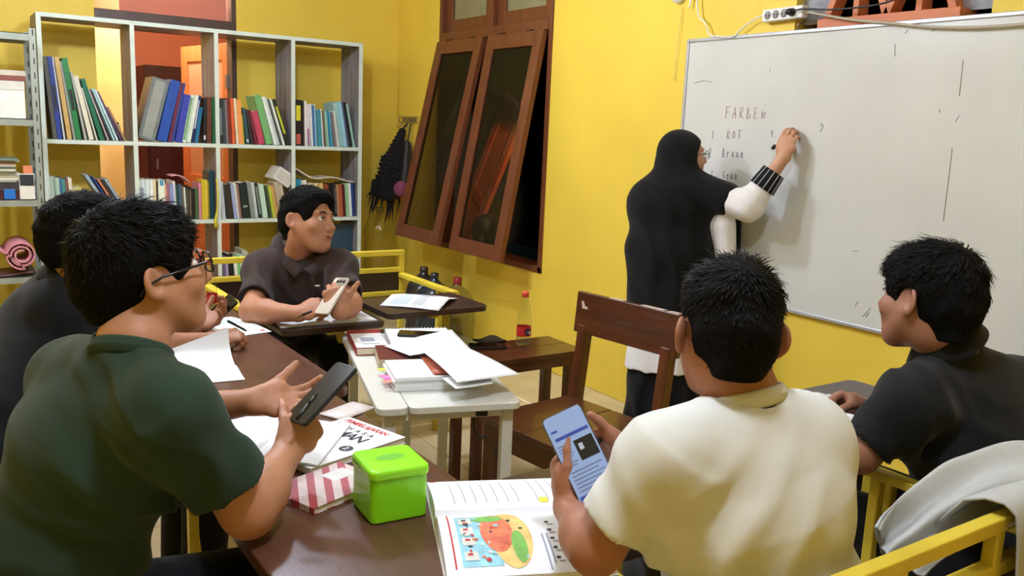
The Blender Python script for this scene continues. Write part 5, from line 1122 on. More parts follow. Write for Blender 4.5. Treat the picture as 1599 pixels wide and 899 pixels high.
def polo_collar(par, nb, up, side, fwd, mat, r=.064, h=.040):
    up = nv(up); s = nv(np.asarray(side) - up * (np.asarray(side) @ up)); f_ = nv(np.asarray(fwd) - up * (np.asarray(fwd) @ up)); P = []; n = 30
    for i in range(n + 1):
        a = math.radians(18) + (2 * math.pi - math.radians(36)) * i / n; d = f_ * math.cos(a) + s * math.sin(a); fr_ = max(0, math.cos(a))
        inn = nb + d * r + up * (.010 - .020 * fr_); topp = nb + d * (r * .93) + up * (h - .022 * fr_); fold = nb + d * (r + .012) + up * (h - .004 - .018 * fr_); outp = nb + d * (r + .030 + .022 * fr_) + up * (.004 - .024 * fr_)
        P.append([inn, topp, (topp + fold) / 2 + up * .003, fold, outp])
    o = MB().grid(P).build('collar', mat, par); sm_ = o.modifiers.new('solid', 'SOLIDIFY'); sm_.thickness = .004; sm_.offset = 0; return o
def sleeve(S, sh, el, t, r0=.058, r1=.07, k=.05, side=None, inner=True, oval=.85):
    sh, el = np.asarray(sh, float), np.asarray(el, float); e = sh + (el - sh) * t; ax2 = side if side is not None else [0, 0, 1]
    S.econe(sh, e, ax2, (r0, r0), (r1, r1 * oval), k, 'u', True)
    return e
def sleeve_cut(S, sh, el, t, r1=.082, oval=.85, side=None, depth=.022):
    sh, el = np.asarray(sh, float), np.asarray(el, float); d = nv(el - sh); e = sh + (el - sh) * t; S.econe(e - d * depth, e + d * .03, side if side is not None else [0, 0, 1], (r1 - .015, (r1 - .015) * oval), (r1 - .012, (r1 - .012) * oval), .006, 's', True)
def tris(x): return x
def person(label, base): return thing('person', label, 'person', tuple(base), 0, None)
def glasses(par, c, A, sc, mat, thick=.0022, rim=True):
    g = lambda x, y, z: c + A @ (np.array([x, y, z]) * sc); o = None; mb = MB()
    for s in (-1, 1):
        pts = []
        for k in range(21):
            a = 2 * math.pi * k / 20; ca, sa_ = math.cos(a), math.sin(a); pts.append(g(s * .032 + .025 * np.sign(ca) * abs(ca) ** .6, .112 - abs(s * .032 + .025 * ca) * .12, .008 + .019 * np.sign(sa_) * abs(sa_) ** .7))
        mb.tube(pts, thick * sc, 6); mb.tube([g(s * .057, .104, .014), g(s * .076, .085, .015), g(s * .088, .0, .012), g(s * .086, -.03, .002), g(s * .083, -.045, -.012)], thick * sc * 1.15, 6)
    mb.tube([g(-.008, .112, .012), g(0, .114, .015), g(.008, .112, .012)], thick * sc, 6)
    fr_ = mb.build('glasses', mat, par)
    for s in (-1, 1):
        P = [[g(s * .032 + q * .024 * math.cos(a), .1115 - abs(s * .032 + q * .024 * math.cos(a)) * .12, .008 + q * .018 * math.sin(a)) for a in [2 * math.pi * k / 16 for k in range(17)]] for q in (.01, .5, 1)]
        MB().grid(P).build('lens', glassmat('spectacle_lens', (240, 244, 240), .05), fr_)
def phoneM(c, lng, nrm):
    Y = nv(lng); Z = np.asarray(nrm, float); Z = nv(Z - Y * (Z @ Y)); X = np.cross(Y, Z); M = Matrix.Identity(4)
    for i in range(3): M[i][0] = X[i]; M[i][1] = Y[i]; M[i][2] = Z[i]; M[i][3] = c[i]
    return M
def pen(label, a, b, mat, r=.004, cat='pen', name='pen'):
    a, b = np.asarray(a), np.asarray(b); d = nv(b - a); t = thing(name, label, cat, tuple(a))
    MB().tube([a + d * .012, b - d * .04], r, 8).build('barrel', mat, t); MB().tube([a, a + d * .012], [.0008, r], 8).build('tip', mat, t); MB().tube([b - d * .04, b], r * 1.12, 8).build('cap', BLKP, t)
    return t
FAB = lambda n, rgb, v=.06: pm('cloth_' + n, rgb, .85, var=v, vscale=14, bump=.12, bscale=420, spec=.2, sheen=.08)
TROU = FAB('black_trousers', (18, 18, 22)); SHOE = pm('dark_shoe', (30, 28, 28), .5)
Zw = np.array([0, 0, 1.0])

# ---- student in green, near the long tables
def green():
    head = J(228, 436, 1.60); A = headframe(V3(.72, .27, .63), Zw + V3(-.1, 0, 0) * .1); nb = J(208, 534, 1.56)
    shR, shL = J(262, 642, 1.46), J(112, 590, 1.74); elR, wrR = J(388, 797, 1.585), J(449, 706, 1.77); elL, wrL = J(240, 648, 1.96), J(396, 627, 1.85); hip = J(45, 1005, 1.62); side = shR - shL
    p = person('person in a dark green t-shirt and black glasses leaning over the table with a phone', (hip[0], hip[1], 0)); sk = skin('green', (176, 124, 94))
    H = SDF(); build_head(H, head, A); H.cone(head + A @ np.array([0, -.03, -.06]), nb, .056, .062, .03)
    a1 = SDF(); forearm(a1, shR, elR, wrR, (.050, .045, .047, .028)); build_hand(a1, wrR, V3(.42, .62, .55), V3(.72, .1, -.65), True, (62, 66, 70, 72), thumb=(25, 10, 45))
    a2 = SDF(); forearm(a2, shL, elL, wrL, (.05, .042, .043, .027)); build_hand(a2, wrL, V3(.92, -.02, .25), V3(.1, -.72, .62), False, (18, 20, 22, 24), .4, thumb=(48, 0, 6))
    T = SDF(); seated_torso(T, nb, shL, shR, hip, side, -.012); kn = [np.array([-2.56, -4.86, .52]), np.array([-2.60, -5.12, .50])]; ft = [np.array([-2.58, -4.84, .0]), np.array([-2.62, -5.12, .0])]; legs(T, hip, -side, kn, ft, -.012)
    npmesh('body', [H.verts(.003), a1.verts(.003), a2.verts(.003), T.verts(.009)], sk, p)
    S = SDF(); seated_torso(S, nb, shL, shR, hip, side, .016, .01); sleeve(S, shR, elR, .72, .064, .080, side=V3(.5, .5, 0)); sleeve(S, shL, elL, .75, .064, .078)
    sleeve_cut(S, shR, elR, .72, .080, side=V3(.5, .5, 0)); sleeve_cut(S, shL, elL, .75, .078)
    S.cone(nb - Zw * .01, nb + nv(head - nb) * .10, .064, .07, .012, 's')
    arm = shR * .45 + elR * .55
    f = folds([(shR * .5 + (shR * .6 + hip * .4) * .5, V3(.7, .7, 0), .07, .006, .13), (shR * .35 + hip * .65, V3(.25, 1, 0), .10, .008, .17), (arm, V3(1, .25, 0), .06, .004, .12), (hip * .75 + shL * .25, V3(.4, 1, 0), .11, .007, .2), (nb, V3(.6, .8, 0), .05, .0035, .12)], .003, 9, 3)
    G = FAB('green', (40, 58, 46)); so = npmesh('t_shirt', [S.verts(.005, f)], G, p, relax=1); crew_collar(p, nb - nv(head - nb) * .022, nv(head - nb), side, (.069, .066), .012, G)
    L = SDF(); legs(L, hip, -side, kn, ft, .012); L.econe(hip - Zw * .02, hip + Zw * .05, side, (.16, .12), (.165, .12), .05); npmesh('trousers', [L.verts(.009)], TROU, p); foot_shoes(p, ft, (1, 0, 0), SHOE)
    build_hair(p, head, A, 1.0, .020, .010, .012, 3, 3600, (.02, .045), .55, nape=-.055)
    glasses(p, head, A, 1.0, pm('black_acetate', (18, 18, 20), .25)); face_bits(p, head, A, 1.0)
    phone('black phone held over the notebook by the green-shirted student', phoneM(J(503, 614, 1.80), V3(.55, .65, .45), V3(-.41, .69, -.50)), (30, 30, 32))
    pen('black stylus pen touching the phone of the green-shirted student', J(497, 612, 1.765), J(463, 655, 1.72), BLKP, .0035, 'stylus', 'stylus')
green()

# ---- student in black at the far table
def black_far():
    head = J(136, 378, 2.44); A = headframe(V3(.86, .12, .5), Zw); nb = J(114, 446, 2.49); shR, shL = J(94, 482, 2.42), J(107, 452, 2.76); elR, wrR = J(214, 545, 2.68), J(332, 531, 2.88); elL, wrL = J(226, 518, 2.92), J(304, 512, 3.00); hip = np.array([-3.18, -4.06, .53]); side = shR - shL
    p = person('person in a black polo shirt bending over the far brown table', (hip[0], hip[1], 0)); sk = skin('far', (158, 108, 82))
    H = SDF(); build_head(H, head, A); H.cone(head + A @ np.array([0, -.03, -.06]), nb, .055, .062, .03)
    a1 = SDF(); forearm(a1, shR, elR, wrR); build_hand(a1, wrR, V3(.85, .2, .45), V3(.15, .85, -.4), True, (48, 55, 60, 62), thumb=(30, 10, 40))
    a2 = SDF(); forearm(a2, shL, elL, wrL); build_hand(a2, wrL, V3(.8, .4, .2), V3(.3, -.6, .6), False, (30, 30, 32, 34), .3, thumb=(40, 0, 10))
    T = SDF(); seated_torso(T, nb, shL, shR, hip, side, -.012); kn = [np.array([-2.62, -3.9, .50]), np.array([-2.62, -4.16, .50])]; ft = [np.array([-2.64, -3.88, 0]), np.array([-2.64, -4.14, 0])]; legs(T, hip, -side, kn, ft, -.012)
    npmesh('body', [H.verts(.004), a1.verts(.0035), a2.verts(.0035), T.verts(.009)], sk, p)
    S = SDF(); seated_torso(S, nb, shL, shR, hip, side, .016); sleeve(S, shR, elR, .72, .062, .076); sleeve(S, shL, elL, .75, .062, .076); sleeve_cut(S, shR, elR, .72, .076); S.cone(nb - Zw * .01, nb + nv(head - nb) * .1, .062, .07, .012, 's')
    B = FAB('black_polo', (22, 23, 28)); npmesh('polo_shirt', [S.verts(.007, folds([(shR * .5 + hip * .5, V3(.3, 1, 0), .12, .004, .2)], .002, 9, 5))], B, p, relax=1); polo_collar(p, nb + Zw * .02, nv(head - nb), side, A[:, 1], B)
    L = SDF(); legs(L, hip, -side, kn, ft, .012); L.econe(hip - Zw * .02, hip + Zw * .05, side, (.16, .12), (.165, .12), .05); npmesh('trousers', [L.verts(.010)], TROU, p); foot_shoes(p, ft, (1, 0, 0), SHOE)
    build_hair(p, head, A, 1.0, .016, .010, .01, 5, 2400, (.02, .04), .4, nape=-.06); face_bits(p, head, A, 1.0)
    phone('dark phone held up by the student in the black polo', phoneM(J(338, 490, 3.03), V3(.62, .62, .2), V3(-.3, .6, -.6)), (30, 28, 28))
    pen('black pen in the writing hand at the far brown table', J(386, 517, 2.99), J(356, 501, 2.90), BLKP)
black_far()

# ---- student in brown facing the room
def brown():
    head = J(482, 349, 3.42); A = headframe(V3(.90, .03, -.40), Zw + V3(.12, 0, 0) * .5); nb = J(464, 410, 3.53); shR, shL = J(412, 424, 3.55), J(526, 420, 3.46); elR, wrR = J(393, 485, 3.30), J(466, 490, 3.20); elL, wrL = J(546, 474, 3.30), J(530, 487, 3.16); hip = np.array([-1.92, -2.72, .54]); side = shR - shL
    p = person('person in a dark brown shirt sitting before the bookshelf with a pale phone', (hip[0], hip[1], 0)); sk = skin('brown', (172, 120, 92))
    H = SDF(); build_head(H, head, A, 1.02); H.cone(head + A @ np.array([0, -.03, -.06]), nb, .056, .064, .03)
    a1 = SDF(); forearm(a1, shR, elR, wrR, (.05, .042, .043, .028)); build_hand(a1, wrR, V3(.88, .30, -.15), V3(.0, .55, -.8), True, (52, 58, 62, 64), thumb=(30, 10, 40))
    a2 = SDF(); forearm(a2, shL, elL, wrL, (.05, .042, .043, .028)); build_hand(a2, wrL, V3(-.25, .72, .05), V3(.15, -.1, -.95), False, (58, 58, 58, 60), thumb=(55, 0, -20))
    T = SDF(); seated_torso(T, nb, shL, shR, hip, side, -.012); kn = [np.array([-1.82, -3.15, .52]), np.array([-2.05, -3.15, .52])]; ft = [np.array([-1.82, -3.12, 0]), np.array([-2.05, -3.12, 0])]; legs(T, hip, np.array([1.0, 0, 0]), kn, ft, -.012)
    npmesh('body', [H.verts(.003), a1.verts(.003), a2.verts(.003), T.verts(.010)], sk, p)
    S = SDF(); seated_torso(S, nb, shL, shR, hip, side, .02); sleeve(S, shR, elR, .78, .064, .076); sleeve(S, shL, elL, .80, .064, .074); sleeve_cut(S, shR, elR, .78, .076); sleeve_cut(S, shL, elL, .80, .074); S.cone(nb - Zw * .03, nb + nv(head - nb) * .1, .060, .07, .012, 's')
    fr_ = (shR + shL) / 2 - V3(0, 0, 1) * .1
    B = FAB('brown_shirt', (52, 40, 38)); so = npmesh('shirt', [S.verts(.006, folds([(shR * .6 + elR * .4, V3(1, .1, 0), .06, .006, .13), (fr_ - Zw * .12, V3(.8, .5, 0), .09, .006, .18), (shL * .6 + elL * .4, V3(1, -.3, 0), .06, .006, .13)], .003, 9, 7))], B, p, relax=1); polo_collar(p, nb + Zw * .045, nv(head - nb), side, V3(.25, 0, -1), B, .080, .036)
    for tri in (((447, 396, 3.45), (474, 420, 3.385), (461, 434, 3.375), (441, 414, 3.42)), ((503, 402, 3.41), (475, 420, 3.385), (491, 434, 3.365), (512, 414, 3.39))):
        q = [Vector(J(*v)) for v in tri]; o = MB().grid([[q[0].lerp(q[1], k / 6), q[3].lerp(q[2], k / 6)] for k in range(7)]).build('collar_flap', B, p); sm_ = o.modifiers.new('solid', 'SOLIDIFY'); sm_.thickness = .006; sm_.offset = 0
    lg = J(492, 446, 3.30); MB().tube([lg, lg + CR * .018], .003, 6).build('shirt_logo', cmat((200, 200, 196)), p)
    L = SDF(); legs(L, hip, np.array([1.0, 0, 0]), kn, ft, .012); L.econe(hip - Zw * .02, hip + Zw * .05, side, (.16, .12), (.165, .12), .05); npmesh('trousers', [L.verts(.010)], TROU, p); foot_shoes(p, ft, (0, -1, 0), SHOE)
    build_hair(p, head, A, 1.02, .022, .006, .016, 9, 3000, (.018, .035), .35, nape=-.06, hl=-.008, hz=.016); face_bits(p, head, A, 1.02)
    phone('pale gold phone with a camera cluster held by the brown-shirted student', phoneM(J(519, 462, 3.16), V3(.36, .74, .42), V3(.5, -.55, .65)), (196, 186, 172), None, True)
    pen('short pen in the fingers of the brown-shirted student', J(462, 496, 3.12), J(486, 486, 3.10), pm('brown_pen', (120, 84, 50), .4))
brown()

# ---- student in cream, seen from behind
def cream():
    head = J(1136, 526, 1.48); A = headframe(V3(-.06, .10, .98), Zw + CR * .03); nb = J(1158, 618, 1.47); shL, shR = J(1042, 718, 1.38), J(1252, 690, 1.54); elL, wrL = J(930, 856, 1.40), J(887, 794, 1.555); elR, wrR = J(1150, 768, 1.76), J(992, 716, 1.69); hip = J(1225, 1080, 1.52); side = shR - shL
    p = person('person in a cream t-shirt seen from behind holding a lit phone', (hip[0], hip[1], 0)); sk = skin('cream', (160, 108, 84))
    H = SDF(); build_head(H, head, A, .98, True, .009); H.cone(head + A @ np.array([0, -.025, -.06]), nb, .056, .064, .03)
    a1 = SDF(); forearm(a1, shL, elL, wrL, (.046, .039, .040, .025)); build_hand(a1, wrL, V3(-.22, .75, .55), V3(-1, -.15, -.05), False, (46, 48, 50, 52), .1, thumb=(38, 20, 12), sc=.97)
    a2 = SDF(); forearm(a2, shR, elR, wrR, (.05, .043, .044, .028)); build_hand(a2, wrR, V3(-.86, .35, .15), V3(.35, .45, .6), True, (40, 44, 48, 50), thumb=(25, 0, -5))
    T = SDF(); seated_torso(T, nb, shL, shR, hip, side, -.012); kn = [np.array([-2.16, -5.22, .53]), np.array([-1.90, -5.22, .53])]; ft = [np.array([-2.16, -5.22, 0]), np.array([-1.9, -5.22, 0])]; legs(T, hip, -side, kn, ft, -.012)
    npmesh('body', [H.verts(.003), a1.verts(.003), a2.verts(.003), T.verts(.009)], sk, p)
    S = SDF(); seated_torso(S, nb, shL, shR, hip, side, .018, .006); sleeve(S, shL, elL, .76, .060, .068, side=V3(.8, .3, .2), oval=.95); sleeve(S, shR, elR, .7, .06, .07); sleeve_cut(S, shL, elL, .76, .068, side=V3(.8, .3, .2), oval=.95); sleeve_cut(S, shR, elR, .7, .07); S.cone(nb - Zw * .01, nb + nv(head - nb) * .10, .068, .076, .012, 's')
    bkm = (shL + shR) / 2 * .55 + hip * .45
    f = folds([(shL * .7 + hip * .3, V3(.8, -.55, 0), .085, .008, .14), (shL * .5 + elL * .5, V3(1, .45, 0), .07, .003, .11), (bkm - CR * .06 - Zw * .06, V3(.9, -.45, 0), .12, .005, .17), (hip + Zw * .17 + CR * .05, V3(.25, 1, 0), .13, .007, .13)], .0025, 8, 11)
    Cc = FAB('cream', (204, 204, 197), .02); so = npmesh('t_shirt', [S.verts(.005, f)], Cc, p, relax=1); crew_collar(p, nb - nv(head - nb) * .006, nv(head - nb), side, (.072, .066), .011, Cc)
    L = SDF(); legs(L, hip, -side, kn, ft, .012); L.econe(hip - Zw * .06, hip + Zw * .03, side, (.16, .12), (.165, .12), .05); npmesh('trousers', [L.verts(.009)], FAB('grey_trousers', (90, 88, 84)), p); foot_shoes(p, ft, (0, 1, 0), SHOE)
    build_hair(p, head, A, .98, .013, .003, .01, 13, 5000, (.018, .036), .55, nape=-.058)
    SC1 = pm('lit_screen', (120, 138, 170), .3, emit=(128, 150, 190), estr=.34)
    pc, pl, pn = J(906, 709, 1.552), V3(-.42, .86, .30), V3(-.12, .45, -.85); pM = phoneM(pc, pl, pn)
    ph = phone('phone with a lit page on its screen held by the cream-shirted student', pM, (60, 56, 54), SC1, False, .078, .168)
    BAR = pm('screen_blue_bar', (44, 62, 130), .3, emit=(44, 62, 130), estr=.4); DK = pm('screen_dark_image', (36, 38, 36), .3); WH = pm('screen_white', (214, 222, 232), .3, emit=(200, 212, 228), estr=.5)
    for (x0, y0, x1, y1, m_) in ((-.030, .036, .034, .042, BAR), (-.034, -.076, .034, -.068, BAR), (-.002, -.012, .034, .026, DK), (.004, .006, .012, .018, WH), (-.032, .052, -.020, .056, BAR)): MB().box((x0, y0, .0044), (x1, y1, .0047)).build('screen_item', m_, ph, local=True)
    tl = MB()
    for k in range(8): tl.box((-.032, .024 - k * .0055, .0044), (-.008 - .004 * (k % 3), .0265 - k * .0055, .0047))
    for k in range(6): tl.box((-.030, -.026 - k * .007, .0044), (.030 - .01 * (k % 2), -.0235 - k * .007, .0047))
    tl.build('screen_text', pm('screen_grey_text', (110, 126, 156), .4), ph, local=True)
    pen('black pen between the fingers beside the lit phone', J(927, 698, 1.66), J(951, 672, 1.70), BLKP, .004)
cream()

# ---- student in black beside the whiteboard
def black_near():
    head = J(1447, 472, 2.05); A = headframe(V3(-.50, .17, .85), Zw + CR * .10); nb = J(1482, 540, 2.07); shL, shR = J(1428, 626, 1.98), J(1590, 606, 2.20); elL, wrL = J(1343, 708, 2.02), J(1290, 700, 2.22); elR, wrR = J(1455, 655, 2.34), J(1352, 638, 2.26); hip = np.array([-1.17, -5.60, .54]); side = shR - shL
    p = person('person in a black polo shirt sitting beside the whiteboard beyond the grey jacket', (hip[0], hip[1], 0)); sk = skin('near', (150, 104, 82))
    H = SDF(); build_head(H, head, A, 1.03); H.cone(head + A @ np.array([0, -.03, -.06]), nb, .057, .066, .03)
    a1 = SDF(); forearm(a1, shL, elL, wrL); build_hand(a1, wrL, V3(-.6, .2, .7), V3(0, .9, -.3), False, (40, 44, 46, 48))
    a2 = SDF(); forearm(a2, shR, elR, wrR); build_hand(a2, wrR, V3(-.90, .30, .05), V3(.1, .75, .45), True, (50, 52, 54, 56), thumb=(25, 0, 40))
    T = SDF(); seated_torso(T, nb, shL, shR, hip, side, -.012); kn = [np.array([-1.32, -5.12, .54]), np.array([-1.05, -5.12, .54])]; ft = [np.array([-1.32, -5.14, 0]), np.array([-1.05, -5.14, 0])]; legs(T, hip, -side, kn, ft, -.012)
    npmesh('body', [H.verts(.0035), a1.verts(.0035), a2.verts(.0035), T.verts(.010)], sk, p)
    S = SDF(); seated_torso(S, nb, shL, shR, hip, side, .02); sleeve(S, shL, elL, .86, .064, .072); sleeve(S, shR, elR, .7, .062, .07); sleeve_cut(S, shL, elL, .86, .072); sleeve_cut(S, shR, elR, .7, .07); S.cone(nb - Zw * .01, nb + nv(head - nb) * .1, .064, .072, .012, 's')
    B = FAB('black_polo_near', (24, 25, 27)); npmesh('polo_shirt', [S.verts(.006, folds([(shL * .6 + elL * .4, V3(1, .3, 0), .07, .006, .14), (shL * .5 + hip * .5, V3(.4, 1, 0), .1, .007, .2)], .003, 9, 15))], B, p, relax=1); polo_collar(p, nb, nv(head - nb), side, A[:, 1], B, .068, .046)
    L = SDF(); legs(L, hip, -side, kn, ft, .012); L.econe(hip - Zw * .02, hip + Zw * .05, side, (.16, .12), (.165, .12), .05); npmesh('trousers', [L.verts(.010)], TROU, p); foot_shoes(p, ft, (0, 1, 0), SHOE)
    build_hair(p, head, A, 1.03, .016, .012, .015, 17, 3200, (.025, .05), .45, nape=-.075); face_bits(p, head, A, 1.03)
    pm_ = tag(MB().tube([J(1296, 634, 2.28), J(1308, 650, 2.24)], [.010, .014], 8).build('eraser', BLKP), 'small black eraser lying on the white sheets by the hand', 'eraser')
black_near()

# ---- teacher writing on the board
def teacher():
    head = J(1067, 246, 4.06); A = headframe(V3(.96, .10, .27), Zw); base = np.array([-.36, -3.66, 0]); sh = J(1098, 300, 4.02); el = J(1168, 322, 3.87); tip = atx(1228, 202, -.03); wr = atx(1224, 246, -.105)
    p = person('woman in a long black headscarf and white tunic writing on the whiteboard', base); p['label'] = 'person in a long black headscarf and white tunic writing on the whiteboard'; sk = skin('teacher', (196, 146, 116))
    H = SDF(); build_head(H, head, A, .99, False); nb = head + np.array([0, 0, -.17]); H.cone(head + np.array([0, 0, -.06]), nb, .05, .06, .03)
    a1 = SDF(); forearm(a1, sh, el, wr, (.05, .04, .04, .026)); build_hand(a1, wr, nv(np.array([.12, -.06, 1.0])), np.array([-1, -.25, .1]), True, (26, 30, 34, 38), thumb=(30, 10, 40), sc=1.0)
    sd = np.array(CR); hipc = np.array([-.34, -3.64, .85]); chest = J(1062, 310, 4.08)
    T = SDF(); T.econe(chest, hipc, sd, (.15, .10), (.15, .11), .05); sL = J(1020, 315, 4.14); T.cone(sL, sh, .05, .05, .05)
    fts = [np.array([-.30, -3.58, 0]), np.array([-.40, -3.72, 0])]
    for f_ in fts: T.cone(hipc, f_ + np.array([0, 0, .1]), .08, .045, .04)
    elL, wrL = J(1025, 380, 4.15), J(1052, 392, 4.12); T2 = SDF(); forearm(T2, sL, elL, wrL); build_hand(T2, wrL, V3(.9, 0, .2), V3(0, 1, 0), False, (30, 30, 30, 30))
    npmesh('body', [H.verts(.003), a1.verts(.003), T.verts(.010), T2.verts(.005)], sk, p)
    # tunic with sleeve
    W = FAB('white_tunic', (226, 222, 220), .02); S = SDF(); S.econe(chest - Zw * .02, hipc, sd, (.165, .12), (.155, .115), .05); S.econe(hipc, np.array([-.34, -3.65, .42]), sd, (.158, .118), (.205, .16), .06, 'u', True)
    S.econe(J(1130, 352, 4.0), J(1132, 395, 4.02), sd, (.055, .06), (.05, .06), .04)
    e2 = el + (wr - el) * .40; S.cone(sh, el, .072, .066, .05); S.cone(el, e2, .066, .056, .03)
    npmesh('tunic', [S.verts(.006, folds([(el, nv(wr - el), .05, .004, .09), (hipc - Zw * .3, sd, .08, .006, .25)], .002, 9, 19))], W, p, relax=1)
    # striped cuff
    def stripe():
        M = FAB('striped_cuff', (24, 24, 28)); nt = M.node_tree; b = nt.nodes['Principled BSDF']; return M
    d_ = nv(wr - el); x_ = nv(np.cross(d_, Zw)); y_ = np.cross(x_, d_); c0 = el + (wr - el) * .38; c1 = el + (wr - el) * .72
    P = [[c0 + (c1 - c0) * k / 4 + (x_ * math.cos(a) + y_ * math.sin(a)) * (.060 - .009 * k / 4) for k in range(5)] for a in [2 * math.pi * i / 28 for i in range(28)]]
    co = MB().grid(P, True, True).build('cuff', FAB('black_cuff', (24, 24, 28)), p); so_ = co.modifiers.new('solid', 'SOLIDIFY'); so_.thickness = .004; so_.offset = 0
    for i in range(14):
        a = 2 * math.pi * i / 14; r_ = x_ * math.cos(a) + y_ * math.sin(a); MB().tube([c0 + r_ * .0622, c1 + r_ * .0532], .0019, 4).build('cuff_stripe', cmat((200, 200, 204)), co)
    # skirt and headscarf
    K = FAB('black_skirt', (16, 16, 18)); S = SDF(); S.econe(np.array([-.34, -3.65, .62]), np.array([-.35, -3.65, .03]), sd, (.16, .12), (.21, .18), .04, 'u', True); npmesh('skirt', [S.verts(.010, folds([(np.array([-.34, -3.65, .3]), sd, .09, .010, .4)]))], K, p, relax=1)
    S = SDF(); g = lambda x, y, z: head + A @ np.array([x, y, z])
    S.ell(g(0, -.018, .028), (.092, .112, .104), A, .02); S.cone(g(0, -.01, -.04), g(0, .0, -.12), .088, .085, .05)
    S.econe(head - Zw * .02, J(1050, 322, 4.10), sd, (.088, .09), (.20, .15), .06); S.econe(J(1050, 320, 4.10), J(1050, 398, 4.11), sd, (.20, .155), (.205, .165), .06); S.econe(J(1050, 398, 4.11), J(1038, 520, 4.11), sd, (.205, .165), (.185, .165), .06)
    S.cone(J(1080, 295, 4.03), sh + (el - sh) * .52, .09, .076, .06); S.cone(J(1012, 370, 4.1), J(1000, 385, 4.1), .06, .06, .05)
    S.ell(g(0, .156, -.014), (.2, .155, .098), A, .012, 's'); S.plane(J(1038, 494, 4.11), -Zw)
    SCF = FAB('black_headscarf', (14, 14, 16)); npmesh('headscarf', [S.verts(.005, folds([(J(1050, 300, 4.0), V3(.8, .5, 0), .12, .006, .2), (J(1035, 420, 4.0), V3(1, .1, 0), .10, .006, .25)], .002, 9, 21))], SCF, p, relax=1)
    S = SDF(); S.econe(J(1149, 342, 4.10), J(1146, 408, 4.12), sd, (.026, .03), (.03, .03), .02); npmesh('scarf_end', [S.verts(.006)], SCF, p)
    pc = J(1080, 234, 3.965); MB().tube([pc, pc - CF * .004], [.009, .007], 10).build('brooch', cmat((214, 212, 206)), p, label='small white brooch on the headscarf')
    face_bits(p, head, A, .99, True); glasses(p, head, A, .99, pm('brown_frame', (60, 40, 40), .3), .0016); foot_shoes(p, fts, (1, 0, 0), SHOE)
    a, b = atx(1206, 232, -.11), atx(1236, 203, -.022); t = thing('marker', 'white board marker with black ends in the hand at the whiteboard', 'marker', tuple(a)); d = nv(b - a)
    MB().tube([a + d * .02, b - d * .012], .0085, 12).build('barrel', pm('white_plastic', (225, 225, 220), .4), t); MB().tube([a, a + d * .02], .0088, 12).build('end_cap', BLKP, t); MB().tube([b - d * .012, b], [.006, .003], 10).build('nib', BLKP, t)
teacher()

# ------------------------------------------------------------------ jacket and bags
def jacket():
    t = thing('jacket', 'pale grey jacket draped over the yellow bench back rail', 'jacket', (-1.58, -5.80, .5)); M = FAB('grey_jacket', (176, 176, 172), .04)
    y0 = -5.85
    def crom(P, n):
        P = np.asarray(P, float); out = []
        for i in range(len(P) - 1):
            p0, p1, p2, p3 = P[max(i - 1, 0)], P[i], P[i + 1], P[min(i + 2, len(P) - 1)]
            for k in range(n): q = k / n; out.append(.5 * (2 * p1 + (p2 - p0) * q + (2 * p0 - 5 * p1 + 4 * p2 - p3) * q * q + (3 * p1 - p0 - 3 * p2 + p3) * q ** 3))
        out.append(P[-1]); return np.array(out)
    # ridges and valleys of the cloth, measured from upper right to lower left
    L = [[(1720, 760, 1.86), (1600, 740, 1.86), (1505, 765, 1.83), (1445, 795, 1.79), (1392, 840, 1.75), (1376, 862, 1.73)],
         [(1720, 700, 1.80), (1592, 688, 1.80), (1500, 712, 1.77), (1440, 746, 1.73), (1386, 796, 1.69), (1368, 826, 1.67)],
         [(1720, 735, 1.74), (1605, 722, 1.74), (1525, 745, 1.725), (1462, 782, 1.71), (1398, 830, 1.70), (1376, 850, 1.70)],
         [(1720, 758, 1.69), (1610, 746, 1.675), (1520, 768, 1.655), (1455, 806, 1.64), (1402, 846, 1.64), (1384, 864, 1.64)],
         [(1720, 790, 1.66), (1615, 778, 1.655), (1535, 800, 1.65), (1474, 830, 1.645), (1424, 862, 1.645), (1404, 880, 1.65)],
         [(1720, 800, 1.60), (1620, 790, 1.595), (1550, 806, 1.58), (1492, 838, 1.572), (1448, 868, 1.575), (1424, 888, 1.58)],
         [(1720, 822, 1.565), (1630, 812, 1.56), (1560, 824, 1.552), (1508, 850, 1.55), (1470, 876, 1.558), (1440, 900, 1.565)]]
    Lw = np.array([[J(*q) for q in l] for l in L]); rows = np.array([crom(l, 9) for l in Lw]); cols = np.array([crom(rows[:, i], 7) for i in range(rows.shape[1])])
    rs = np.random.RandomState(4); ii = np.arange(cols.shape[0])[:, None]; jj = np.arange(cols.shape[1])[None, :]
    cols = cols + (np.sin(ii * .55 + jj * .33) * .0025 + np.sin(ii * .23 - jj * .5 + 1) * .002)[:, :, None] * np.array([0, -.4, 1.0])
    o = MB().grid([list(map(tuple, c)) for c in cols]).build('body', M, t); q = o.modifiers.new('solid', 'SOLIDIFY'); q.thickness = .006; q.offset = -1
    F = []
    for i in range(40):
        u = i / 39; x = -1.69 + .62 * u; w = .010 * math.sin(u * 21) + .006 * math.sin(u * 47 + 1); prof = [(y0 + .10, .80 + .03 * u), (y0 + .055, .868), (y0 + .02, .884), (y0 - .012, .886), (y0 - .032, .872), (y0 - .040 + w * .3, .83), (y0 - .046 + w * .6, .78 - .02 * u), (y0 - .052 + w, .72 - .05 * u), (y0 - .056 + w * 1.3, .67 - .08 * u)]
        prof = prof if u > .03 else prof; F.append([(x + .02 * k * (.25 if u < .5 else .1) / 2, y, z) for k, (y, z) in enumerate(prof)])
    o = MB().grid(F).build('hem_flap', M, t); q = o.modifiers.new('solid', 'SOLIDIFY'); q.thickness = .005
jacket()
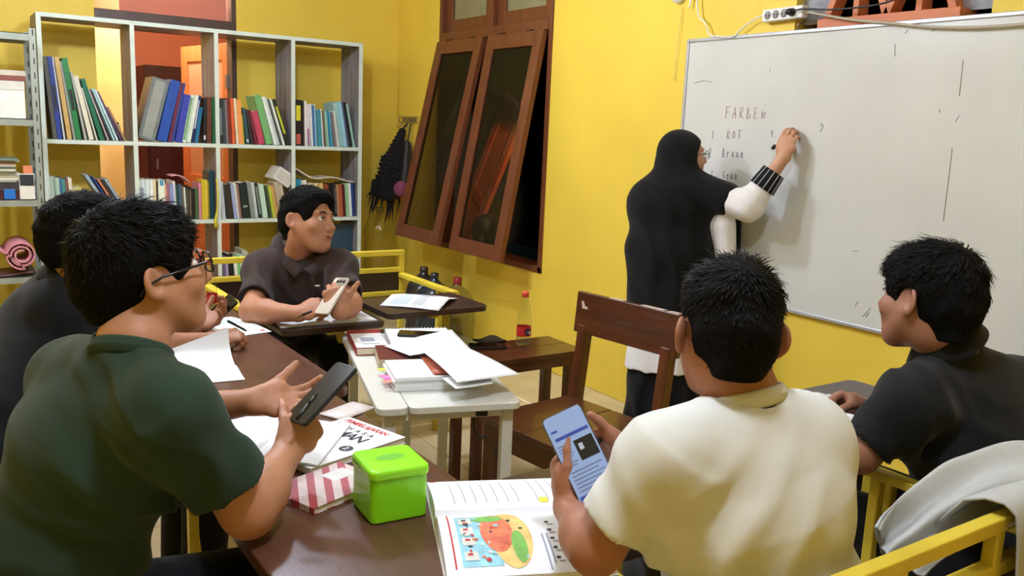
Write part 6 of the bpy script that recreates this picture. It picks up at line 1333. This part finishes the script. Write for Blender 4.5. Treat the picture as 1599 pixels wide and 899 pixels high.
def bags():
    BM = FAB('black_bag', (26, 22, 24)); c = lambda px, py, y=-.20: aty(px, py, y)
    t = thing('shaggy_bag', 'black shaggy bag with dangling fringe hanging from the hook rack', 'bag', tuple(c(608, 300))); S = SDF()
    S.econe(c(628, 205), c(612, 255), CR, (.03, .03), (.085, .06), .04); S.econe(c(612, 255), c(600, 300), CR, (.085, .06), (.11, .07), .04)
    npmesh('body', [S.verts(.008, folds([(c(608, 270), V3(.3, 1, .2), .035, .008, .3), (c(608, 270), V3(1, .3, .2), .03, .006, .3)]))], BM, t)
    MB().tube([c(640, 192, -.19), c(633, 196, -.2), c(626, 208, -.2)], .008, 8).build('strap', BM, t)
    r = random.Random(3)
    for k in range(22):
        a = c(582 + k * 1.9, 285 + r.uniform(-8, 10)); b = c(574 + k * 2.0 + r.uniform(-6, 6), 312 + r.uniform(-4, 34) + (8 if k > 12 else 0)); MB().tube([a, (a + b) / 2 + CR * r.uniform(-.01, .02), b], [.009, .008, .001], 6).build('fringe', BM, t)
    u = thing('grey_bag', 'grey cloth bag hanging beside the shaggy black bag', 'bag', tuple(c(641, 250, -.24))); S = SDF(); S.econe(c(645, 222, -.25), c(641, 280, -.25), CR, (.035, .03), (.045, .035), .02, 'u', True); npmesh('body', [S.verts(.007, folds([(c(641, 250, -.25), V3(1, .1, 0), .04, .005, .2)]))], FAB('grey_bag', (92, 90, 92)), u)
    MB().tube([c(649, 192, -.25), c(647, 205, -.25), c(645, 224, -.25)], .007, 6).build('strap', cmat((206, 200, 190)), u)
    v = thing('black_purse', 'smooth black purse hanging between the shaggy bag and the grey bag', 'bag', tuple(c(630, 250, -.27))); S = SDF(); S.econe(c(636, 224, -.33), c(632, 282, -.33), CR, (.025, .025), (.045, .035), .03); npmesh('body', [S.verts(.007)], pm('black_leather', (30, 28, 32), .4, bump=.1), v); MB().tube([c(642, 192, -.24), c(639, 205, -.30), c(636, 226, -.33)], .006, 6).build('strap', pm('black_leather', (30, 28, 32), .4, bump=.1), v)
    w = tag(npmesh('pompom', [SDF().ell(c(627, 295, -.34), (.065, .05, .065)).verts(.006, lambda x, y, z: .004 * np.sin(x * 260) * np.sin(y * 240) * np.sin(z * 250))], FAB('dusty_pink_fur', (128, 66, 90)), None), 'round dusty pink pompom hanging below the black bags', 'pompom')
bags()
